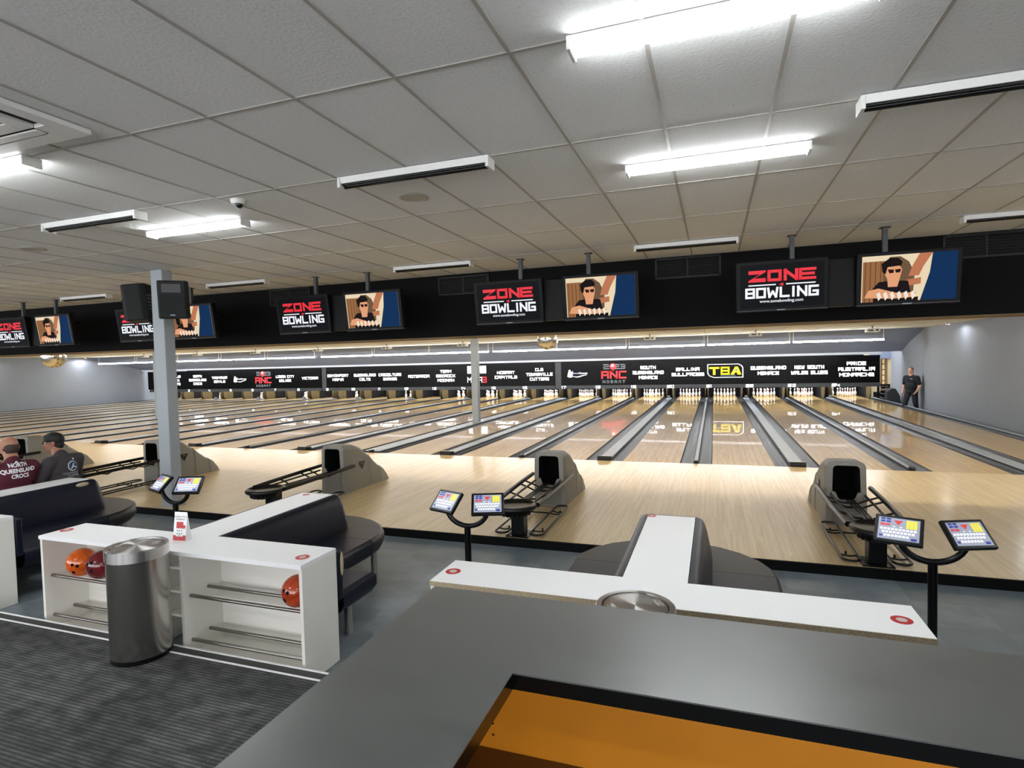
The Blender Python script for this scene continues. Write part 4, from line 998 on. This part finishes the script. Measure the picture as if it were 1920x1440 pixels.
for i, (xc, lab, ms, me_) in enumerate([(0, 'dark vinyl bench wrapped around the console nearest the counter', vinyl_m, vinyl2_m), (-3.39, 'navy vinyl bench with steel legs around the console holding orange balls', vinyl_m, vinyl2_m), (-6.80, 'navy vinyl bench under the two seated people', vinyl_m, vinyl2_m), (3.42, 'dark vinyl bench out to the right', vinyl_m, vinyl2_m)]):
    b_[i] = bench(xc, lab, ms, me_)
# torn upholstery
bm = NB(); sphere(bm, (1.247, BY+.05, .575), 1, 16, sc=(.007, .018, .085)); mesh_obj('torn_foam', bm, foam_m, b_[1])
bm = NB(); sphere(bm, (.243, -6.44, .662), 1, 16, sc=(.018, .075, .026)); mesh_obj('torn_foam', bm, foam_m, b_[2])
# stickers
def sticker(x, y, lab, small=False):
    t = tag(empty('round_sticker', (x, y, .7003)), lab, 'sticker', 'round stickers on the consoles')
    r = .046 if not small else .034
    bm = NB(); cyl(bm, (0, 0, 0), (0, 0, .0012), r, n=28); mesh_obj('disc', bm, red_m, t)
    bm = NB(); cyl(bm, (0, 0, .0012), (0, 0, .0018), r*.5, n=24); c = mesh_obj('centre', bm, mat('sticker_white', srgb(206, 192, 188), .5) if 'sticker_white' not in MATS else MATS['sticker_white'], t)
sticker(-1.17, -7.885, 'red and white round sticker at the left end of the console nearest the counter')
sticker(1.15, -7.89, 'red and white round sticker at the right end of the console nearest the counter')
sticker(-.15, -6.345, 'small red sticker at the bench end of the console nearest the counter', True)
sticker(-2.25, -7.92, 'red and white round sticker above the single orange ball')
sticker(-4.57, -7.89, 'red and white round sticker above the pair of balls')
sticker(-3.47, -6.38, 'small red sticker at the bench end of the console with orange balls', True)

# balls
def ball(x, y, z, mn, rot, lab, r=.108):
    t = tag(empty('bowling_ball', (x, y, z)), lab, 'bowling ball', 'bowling balls on the console rack')
    t.rotation_euler = rot
    bm = NB(); sphere(bm, (0, 0, 0), r, 40); b = mesh_obj('shell', bm, ball_m[mn], t)
    for dx, dz, rr in ((-.017, .02, .0125), (.019, .018, .0125), (.002, -.04, .014)):
        d = Vector((dx, -math.sqrt(max(r*r-dx*dx-dz*dz, 0)), dz)); bm = NB(); cyl(bm, d*.97, d*1.003, rr, n=16); mesh_obj('finger_hole', bm, blkpaint_m, t)
zb_ = .374+math.sqrt((.108+.0125)**2-.075**2)
ball(-4.372, -7.915, zb_, 'ball_orange', (math.radians(6), .3, math.radians(28)), 'large orange bowling ball on the left rack, beside the maroon ball')
ball(-4.152, -7.915, zb_, 'ball_maroon', (math.radians(-14), -.4, math.radians(12)), 'maroon bowling ball half hidden behind the steel bin')
ball(-2.30, -7.915, zb_, 'ball_rust', (math.radians(-6), .2, math.radians(-12)), 'rusty orange bowling ball alone at the right end of the rack')

# bins
def bin_(x, y, lab, rz=0):
    t = tag(empty('litter_bin', (x, y, ZC), rz), lab, 'bin', 'brushed steel litter bins'); r = .183; h = .74
    bm = NB(); lathe(bm, [(0, 0), (r-.004, 0), (r-.002, .025), (r-.006, .026), (0, .026)], 48); mesh_obj('base_ring', bm, blk_m, t)
    bm = NB(); lathe(bm, [(r-.008, .026), (r-.004, .03), (r-.004, h-.075), (r-.012, h-.075)], 64); mesh_obj('body', bm, steel_m, t)
    bm = NB(); lathe(bm, [(r-.01, h-.074), (r+.002, h-.073), (r+.002, h-.004), (r-.002, h), (r-.026, h+.001), (r-.03, h-.02)], 64); mesh_obj('lid_rim', bm, lid_m, t)
    bm = NB(); lathe(bm, [(0, h), (.08, h-.001), (r-.034, h-.004), (r-.034, h-.02), (0, h-.02)], 64); d = mesh_obj('swing_lid', bm, lid_m, t)
    for s in (-1, 1):
        bm = NB(); stroke_text(bm, 'PUSH', 0, 0, .016, .012, .003, (-s*.105, 0, h+.0005), (0, s, 0), (-s, 0, 0), gap=.006)
        for k in range(4): disc(bm, -.024+k*.016, .022, .004, (-s*.105, 0, h-.0005), (0, s, 0), (-s, 0, 0), lift=.002, n=10)
        mesh_obj('push_mark', bm, letter_m, d)
bin_(-3.315, -8.255, 'tall brushed steel litter bin standing on the carpet before the left console', math.radians(30))
bin_(-.03, -8.30, 'brushed steel litter bin of which only the round lid shows behind the counter', math.radians(28))

# table tent
t = tag(empty('table_sign', (-3.41, -7.83, .70), math.radians(6)), 'small white and red folded menu card standing on the left console', 'menu card')
bm = NB(); prism(bm, [(-.03, 0), (.03, 0), (.0, .205)], 'x', -.055, .055); mesh_obj('card', bm, white_m, t)
tl = math.atan2(.03, .205); UV = Vector((0, math.sin(tl), math.cos(tl))); oo = Vector((0, -.03, 0))
bm = NB(); poly(bm, [(-.055, 0), (.055, 0), (.055, .038), (-.055, .038)], oo, RX, UV, .001); poly(bm, [(-.032, .088), (.028, .088), (.028, .135), (-.032, .135)], oo, RX, UV, .001); disc(bm, .035, .1, .014, oo, RX, UV, .0014)
mesh_obj('red_print', bm, red_m, t)
bm = NB(); poly(bm, [(-.032, .03), (.028, .03), (.028, .088), (-.032, .088)], oo, RX, UV, .0015); font_text(bm, 'EASY ORDERING', 0, .022, .009, oo, RX, UV, lift=.0016); font_text(bm, 'AT YOUR LANE', 0, .011, .009, oo, RX, UV, lift=.0016)
mesh_obj('white_print', bm, white_m, t) if False else bm.free()
bm = NB(); poly(bm, [(-.032, .03), (.028, .03), (.028, .088), (-.032, .088)], oo, RX, UV, .0015); mesh_obj('white_box', bm, white_m, t)
bm = NB(); font_text(bm, 'MOBILE FOOD', 0, .172, .0165, oo, RX, UV, lift=.0015); font_text(bm, 'ORDERING', 0, .153, .0165, oo, RX, UV, lift=.0015)
for i in range(3):
    for j in range(2): disc(bm, -.02+i*.018, .072-j*.022, .005, oo, RX, UV, .002, n=8)
poly(bm, [(-.018, .036), (.014, .036), (.014, .039), (-.018, .039)], oo, RX, UV, .002)
mesh_obj('dark_print', bm, rodgrey_m, t)

# ------------------------------------------------------------ counter in the foreground
CX, CI, CF, CN = -.66, -.185, -9.10, -9.58
ct = tag(empty('service_counter', (0, 0, 0)), 'dark grey L-shaped counter in the foreground with orange open shelving', 'counter')
bm = NB(); prism(bm, [(CX, -12.2), (CI, -12.2), (CI, CN), (4.2, CN), (4.2, CF), (CX, CF)], 'z', 1.126, 1.13); mesh_obj('laminate_top', bm, counter_m, ct)
bm = NB(); prism(bm, [(CX, -12.2), (CI, -12.2), (CI, CN), (4.2, CN), (4.2, CF), (CX, CF)], 'z', 1.085, 1.126); mesh_obj('counter_edge', bm, blkgloss_m, ct)
bm = NB(); box(bm, CX+.03, 4.15, CF-.045, CF-.03, ZC, 1.085); mesh_obj('front_panel', bm, blkpaint_m, ct)
bm = NB(); box(bm, CX+.03, CX+.045, -12.15, CF-.045, ZC, 1.085); mesh_obj('side_panel', bm, blkpaint_m, ct)
bm = NB(); box(bm, CX+.17, 4.15, CF-.075, CF-.046, ZC, 1.085); mesh_obj('back_panel', bm, orange_m, ct)
bm = NB(); box(bm, CX+.14, CX+.16, -12.1, CF-.08, ZC, 1.085); mesh_obj('end_panel', bm, orange_m, ct)
bm = NB(); box(bm, CX+.17, 4.1, CN+.10, CF-.076, .59, .61); mesh_obj('shelf', bm, brown_m, ct)
bm = NB(); box(bm, CX+.17, CI-.02, -12.1, CN+.10, .59, .61); mesh_obj('shelf', bm, brown_m, ct)
for x_ in (2.1,):
    bm = NB(); box(bm, x_, x_+.02, CN+.04, CF-.076, ZC, 1.085); mesh_obj('divider_panel', bm, orange_m, ct)
bm = NB()
for z_ in (.66, .70): cyl(bm, (CX+.19+.06, CF-.0765, z_), (CX+.19+.06, CF-.078, z_), .004, n=10)
mesh_obj('peg_hole', bm, blkpaint_m, ct)

# ------------------------------------------------------------ machinery by the rear doorway
t = tag(empty('pinsetter_unit', (7.2, 17.6, -.38)), 'black machine frame with hoses beside the rear doorway', 'machine')
bm = NB(); box(bm, -.3, .25, -.2, .3, 0, .62); mesh_obj('frame', bm, blkpaint_m, t)
bm = NB()
for k in range(5): rbox(bm, -.26+.03*k, .1+.02*k, -.26, -.2, .1+k*.17, .2+k*.17, .02, 2)
box(bm, -.28, -.2, -.25, -.2, 0, .98); box(bm, .12, .2, -.24, -.2, 0, .9); box(bm, -.28, .2, -.24, -.2, .9, .98)
mesh_obj('housing', bm, blk_m, t)
bm = NB()
for k in range(4): tube(bm, [(-.2, -.27, .25+k*.18), (-.05, -.3, .2+k*.18), (.08, -.27, .28+k*.18)], .014, 8)
mesh_obj('hose', bm, cap_m, t)
t = tag(empty('machine_cover', (7.26, 16.4, -.38)), 'dark grey curved machine cover standing behind the man', 'machine cover')
bm = NB(); prism(bm, [(-.25, 0), (-.25, .7), (-.1, .86), (.05, .84), (.2, .55), (.28, 0)], 'y', -.2, .2); mesh_obj('shell', bm, mat('cover_grey', srgb(44, 46, 48), .6), t, bevel=.02)

# ------------------------------------------------------------ people
def blob(name, prims, voxel, m, parent=None, it=4, mw=None):
    bm = NB()
    for p in prims:
        if p[0] == 'c':
            _, a, ra, b, rb = p
            sphere(bm, a, ra, 14); sphere(bm, b, rb, 14)
            if (Vector(a)-Vector(b)).length > 1e-4: cyl(bm, a, b, ra, rb, 14)
        else:
            _, c, r, rot = p
            sphere(bm, c, 1, 18, sc=r, rot=Matrix.Rotation(rot[0], 3, rot[1]) if rot else None)
    me = bpy.data.meshes.new(name); bm.to_mesh(me); bm.free()
    o = bpy.data.objects.new(name, me); C.objects.link(o)
    r = o.modifiers.new('r', 'REMESH'); r.mode = 'VOXEL'; r.voxel_size = voxel
    s = o.modifiers.new('s', 'SMOOTH'); s.factor = .5; s.iterations = it
    dg = bpy.context.evaluated_depsgraph_get(); nm = bpy.data.meshes.new_from_object(o.evaluated_get(dg))
    o.modifiers.clear(); o.data = nm; bpy.data.meshes.remove(me); nm.name = name
    nm.materials.clear(); nm.materials.append(m)
    for p in nm.polygons: p.use_smooth = True
    if parent is not None: o.parent = parent
    return o
def hand_prims(w_, d, up, side, curl=.5):
    """wrist point, pointing dir, palm normal (towards palm), thumb side"""
    w_, d, up, side = map(Vector, (w_, d, up, side)); d.normalize(); up.normalize(); side.normalize()
    P = [('c', w_, .026, w_+d*.03, .027), ('c', w_+d*.03+side*.018, .016, w_+d*.085+side*.026, .0135), ('c', w_+d*.03-side*.018, .016, w_+d*.08-side*.026, .0135), ('c', w_+d*.03, .018, w_+d*.088, .0145)]
    for k, (off, ln) in enumerate(((.028, .066), (.0095, .074), (-.0095, .07), (-.028, .056))):
        b0 = w_+d*.086+side*off; dd = d; p = b0
        for s_ in range(3):
            dd = (dd+up*curl*.8).normalized(); q = p+dd*ln/3*(1.15 if s_ == 0 else .95)
            P.append(('c', p, .0088-s_*.0006, q, .0084-s_*.0008)); p = q
    tb = w_+d*.03+side*.026; t1 = tb+(d*.6+side*.7+up*.3).normalized()*.034; t2 = t1+(d*.85+side*.1+up*.5).normalized()*.03
    P += [('c', tb, .013, t1, .0105), ('c', t1, .0105, t2, .0085)]
    return P
def head_parts(hc, yaw, root, hair_fn, face_cols, glasses=False, sk=None):
    pass
def person(loc, rz, lab, pose, skin, shirt_m, trouser_m, hair_m_, hyaw=0, short=True, bald=False, stocky=1.0, glasses=False, eye=True):
    t = tag(empty('person', loc, rz), lab, 'person')
    J = pose; k = stocky
    Hc = Vector(J['head']); Rh = Matrix.Rotation(hyaw, 3, 'Z')
    hp = lambda x, y, z: Hc+Rh @ Vector((x, y, z))
    body = []
    body += [('e', hp(0, -.008, .025), (.077, .094, .092), (hyaw, 'Z')), ('e', hp(0, .022, -.035), (.06, .068, .078), (hyaw, 'Z')), ('c', hp(0, .055, -.085), .022, hp(0, .045, -.075), .03),
             ('c', hp(0, .088, .0), .009, hp(0, .104, -.028), .0135), ('c', hp(-.014, .09, -.03), .008, hp(.014, .09, -.03), .008),
             ('c', hp(-.022, .082, -.058), .008, hp(.022, .082, -.058), .008), ('c', hp(-.035, .08, .028), .010, hp(.035, .08, .028), .010),
             ('e', hp(-.078, -.004, -.005), (.012, .018, .032), (hyaw, 'Z')), ('e', hp(.078, -.004, -.005), (.012, .018, .032), (hyaw, 'Z')), ('c', hp(-.03, .066, -.03), .022, hp(.03, .066, -.03), .022)]
    nb = Vector(J['neck']); body += [('c', nb, .062*k, hp(0, -.015, -.06), .054*k)]
    ch, be, pe = Vector(J['chest']), Vector(J['belly']), Vector(J['pelvis'])
    body += [('e', ch, (.155*k, .10*k, .17), None), ('e', be, (.145*k, .105*k, .15), None), ('e', pe, (.155*k, .11*k, .12), None)]
    for s in ('l', 'r'):
        a, e_, w_ = Vector(J['sh'+s]), Vector(J['el'+s]), Vector(J['wr'+s])
        body += [('c', a, .05*k, e_, .038), ('c', e_, .038*k, w_, .026)]
        d = (w_-e_).normalized(); hd = Vector(J.get('hd'+s, d))
        inn = Vector(J.get('pn'+s, ((1, 0, 0) if s == 'l' else (-1, 0, 0)))); th = Vector(J.get('th'+s, (0, 1, 0)))
        body += hand_prims(w_+d*.01, hd, inn, th, J.get('curl', .6))
        h_, kn, an = Vector(J['hi'+s]), Vector(J['kn'+s]), Vector(J['an'+s])
        body += [('c', h_, .075*k, kn, .052), ('c', kn, .052, an, .036), ('c', an+Vector((0, -.03, -.03)), .03, an+Vector((0, .03, -.04)), .032)]
    bo = blob('body', body, .0075, skin, t, 2)
    # shirt
    sh = [('e', ch+Vector((0, -.004, .02)), (.178*k, .122*k, .19), None), ('e', be, (.168*k, .13*k, .19), None), ('e', pe+Vector((0, 0, .05)), (.176*k, .128*k, .12), None), ('c', nb+Vector((0, -.01, -.02)), .07*k, nb+Vector((0, -.012, .015)), .066*k)]
    for s in ('l', 'r'):
        a, e_, w_ = Vector(J['sh'+s]), Vector(J['el'+s]), Vector(J['wr'+s]); x_ = a*.5+nb*.5
        sh += [('c', nb+Vector((0, 0, -.05)), .07*k, a, .07*k), ('c', a, .07*k, a.lerp(e_, .72 if short else 1), .058*k)]
        if not short: sh += [('c', e_, .056*k, w_.lerp(e_, .04), .04)]
    shirt = blob('shirt', sh, .012, shirt_m, t, 5)
    tr = [('e', pe+Vector((0, 0, -.01)), (.172*k, .125*k, .12), None)]
    for s in ('l', 'r'):
        h_, kn, an = Vector(J['hi'+s]), Vector(J['kn'+s]), Vector(J['an'+s])
        tr += [('c', h_, .095*k, kn, .072*k), ('c', kn, .07*k, an.lerp(kn, J.get('hem', .06)), .055)]
    blob('trousers', tr, .013, trouser_m, t, 4)
    for s in ('l', 'r'):
        an = Vector(J['an'+s]); blob('shoe', [('c', an+Vector((0, -.035, -.045)), .036, an+Vector((0, .1, -.052)), .034), ('c', an+Vector((0, -.02, -.01)), .042, an+Vector((0, .03, -.04)), .04), ('c', an+Vector((-.012, .14, -.058)), .03, an+Vector((.012, .14, -.058)), .03)], .008, J.get('shoe', blk_m), t, 3)
    # hair
    hr = [('e', hp(0, -.022, .036), (.084, .094, .094), (hyaw, 'Z')), ('e', hp(0, -.05, -.02), (.074, .058, .07), (hyaw, 'Z'))]
    if bald: hr = [('e', hp(0, -.045, -.012), (.082, .066, .07), (hyaw, 'Z')), ('e', hp(0, -.02, -.022), (.083, .05, .04), (hyaw, 'Z')), ('e', hp(0, -.038, -.06), (.066, .052, .05), (hyaw, 'Z'))]
    elif glasses: hr += [('e', hp(0, .0, .055), (.084, .095, .082), (hyaw, 'Z')), ('c', hp(-.032, .072, .088), .018, hp(.032, .074, .086), .018)]
    blob('hair', hr, .006, hair_m_, t, 2)
    for s in (-1, 1):
        bm = NB(); sphere(bm, hp(s*.031, .082, .006), .0105, 12); e1 = mesh_obj('eye', bm, eyew_m, t)
        bm = NB(); sphere(bm, hp(s*.031, .0895, .006), .0052, 10); mesh_obj('iris', bm, blk_m, e1)
        bm = NB(); tube(bm, [hp(s*.016, .094, .03), hp(s*.032, .094, .034), hp(s*.048, .084, .028)], .0035, 6); mesh_obj('eyebrow', bm, hair_m_, t)
    bm = NB(); tube(bm, [hp(-.022, .088, -.06), hp(0, .0935, -.059), hp(.022, .088, -.06)], .0035, 6); mesh_obj('mouth', bm, mat('lip', srgb(160, 90, 84), .5) if 'lip' not in MATS else MATS['lip'], t)
    if glasses:
        bm = NB()
        for s in (-1, 1):
            tube(bm, [hp(s*.033+.021*math.cos(a), .1, .005+.016*math.sin(a)) for a in [2*PI*i/14 for i in range(14)]], .002, 6, closed=True)
            tube(bm, [hp(s*.054, .1, .008), hp(s*.08, .03, .008), hp(s*.082, -.01, .0)], .002, 6)
        tube(bm, [hp(-.012, .102, .006), hp(.012, .102, .006)], .002, 6); mesh_obj('glasses', bm, blk_m, t)
    return t, shirt
def project(t, shirt, name, m, build, o, rv, uv, direction, lift=.006):
    me = shirt.data; bvh = BVHTree.FromPolygons([v.co for v in me.vertices], [tuple(p.vertices) for p in me.polygons])
    bm = NB(); build(bm, o, rv, uv)
    long_ = [e for e in bm.edges if e.calc_length() > .02]
    if long_: bmesh.ops.subdivide_edges(bm, edges=long_, cuts=2)
    bmesh.ops.triangulate(bm, faces=bm.faces); d = Vector(direction).normalized()
    for v in bm.verts:
        hit = bvh.ray_cast(v.co-d*.4, d)
        if hit[0] is not None: v.co = hit[0]-d*lift
    return mesh_obj(name, bm, m, t)
SIT = dict(head=(0, .03, 1.215), neck=(0, -.03, 1.03), chest=(0, -.03, .86), belly=(0, -.03, .68), pelvis=(0, -.02, .56), shl=(-.185, -.03, .965), shr=(.185, -.03, .965), ell=(-.25, .08, .70), elr=(.25, .08, .70),
           wrl=(-.15, .31, .64), wrr=(.15, .31, .64), hil=(-.1, .02, .54), hir=(.1, .02, .54), knl=(-.13, .44, .50), knr=(.13, .44, .50), anl=(-.14, .46, .09), anr=(.14, .46, .09),
           pnl=(0, 0, -1), pnr=(0, 0, -1), thl=(1, 0, 0), thr=(-1, 0, 0), curl=.35)
LEAN = dict(SIT); LEAN.update(head=(0, .10, 1.185), neck=(0, .02, 1.02), chest=(0, 0, .86))
pB, sB = person((-7.27, -6.20, ZS), math.radians(100), 'seated person in a charcoal jacket with a round blue emblem, head turned left', LEAN, skin2_m, char_m, darkcloth_m, hair_m, hyaw=math.radians(42), short=False, glasses=True, stocky=1.1)
pA, sA = person((-7.30, -6.72, ZS), math.radians(84), 'seated balding person in a maroon shirt lettered on the back, at the left edge', SIT, skin2_m, maroon_m, darkcloth_m, hair2_m, hyaw=math.radians(18), short=True, bald=True, stocky=1.15)
def tA(bm, o, rv, uv):
    for i, (s, sz) in enumerate((('NORTH', .062), ('QUEENSLAND', .062), ('CROCS', .062))): font_text(bm, s, 0, .065-i*.062, sz, o, rv, uv, extra=.0022, sx=.82, lift=0)
project(pA, sA, 'back_lettering', letter_m, tA, Vector((.01, -.5, .945)), RX, UZ, (0, 1, 0))
project(pA, sA, 'collar_mark', letter_m, lambda bm, o, rv, uv: disc(bm, 0, 0, .014, o, rv, uv, 0, ry=.01), Vector((0, -.5, 1.045)), RX, UZ, (0, 1, 0))
dB = Vector((-.45, 1, 0)).normalized(); rB = Vector((1, .45, 0)).normalized()
project(pB, sB, 'emblem_ring', letter_m, lambda bm, o, rv, uv: disc(bm, 0, 0, .062, o, rv, uv, 0, n=28), Vector((.19, -.5, .90)), rB, UZ, dB, .005)
project(pB, sB, 'emblem_disc', mat('emblem_blue', srgb(28, 72, 104), .6), lambda bm, o, rv, uv: disc(bm, 0, 0, .053, o, rv, uv, 0, n=28), Vector((.19, -.5, .90)), rB, UZ, dB, .008)
project(pB, sB, 'emblem_figure', letter_m, lambda bm, o, rv, uv: [poly(bm, [(-.04, -.03), (.0, .035), (.012, .03), (-.02, -.03)], o, rv, uv, 0), poly(bm, [(.0, .0), (.045, -.02), (.04, -.032), (-.005, -.01)], o, rv, uv, 0)], Vector((.19, -.5, .90)), rB, UZ, dB, .011)
def tB(bm, o, rv, uv): font_text(bm, 'TOWNSVILLE', 0, 0, .034, o, rv, uv, extra=.0008, lift=0); font_text(bm, 'CUTTERS', 0, -.032, .034, o, rv, uv, extra=.0008, lift=0)
project(pB, sB, 'back_lettering', greylet_m, tB, Vector((.19, -.5, .815)), rB, UZ, dB)
project(pB, sB, 'collar_mark', letter_m, lambda bm, o, rv, uv: disc(bm, 0, 0, .014, o, rv, uv, 0, ry=.01), Vector((.05, -.5, .985)), RX, UZ, (0, 1, 0))
STAND = dict(head=(0, .04, 1.655), neck=(0, 0, 1.46), chest=(0, 0, 1.29), belly=(0, .03, 1.1), pelvis=(0, 0, .95), shl=(-.2, 0, 1.40), shr=(.2, 0, 1.40), ell=(-.27, -.05, 1.12), elr=(.27, -.02, 1.12),
             wrl=(-.25, .12, .92), wrr=(.27, .06, .88), hil=(-.1, 0, .92), hir=(.1, 0, .92), knl=(-.12, -.04, .50), knr=(.12, .14, .52), anl=(-.13, -.16, .10), anr=(.13, .22, .09),
             curl=1.15, shoe=white_m, hem=.04)
pM, sM = person((7.0, 13.15, -.38), math.radians(132), 'man in a dark navy polo shirt standing by the right wall near the pin decks', STAND, skin_m, navycloth_m, darkcloth_m, hair3_m, hyaw=math.radians(8), short=True, stocky=1.22)
project(pM, sM, 'chest_mark', letter_m, lambda bm, o, rv, uv: poly(bm, [(-.03, 0), (.03, 0), (.03, .012), (-.03, .012)], o, rv, uv, 0), Vector((-.08, .5, 1.36)), (-1, 0, 0), UZ, (0, -1, 0), .004)
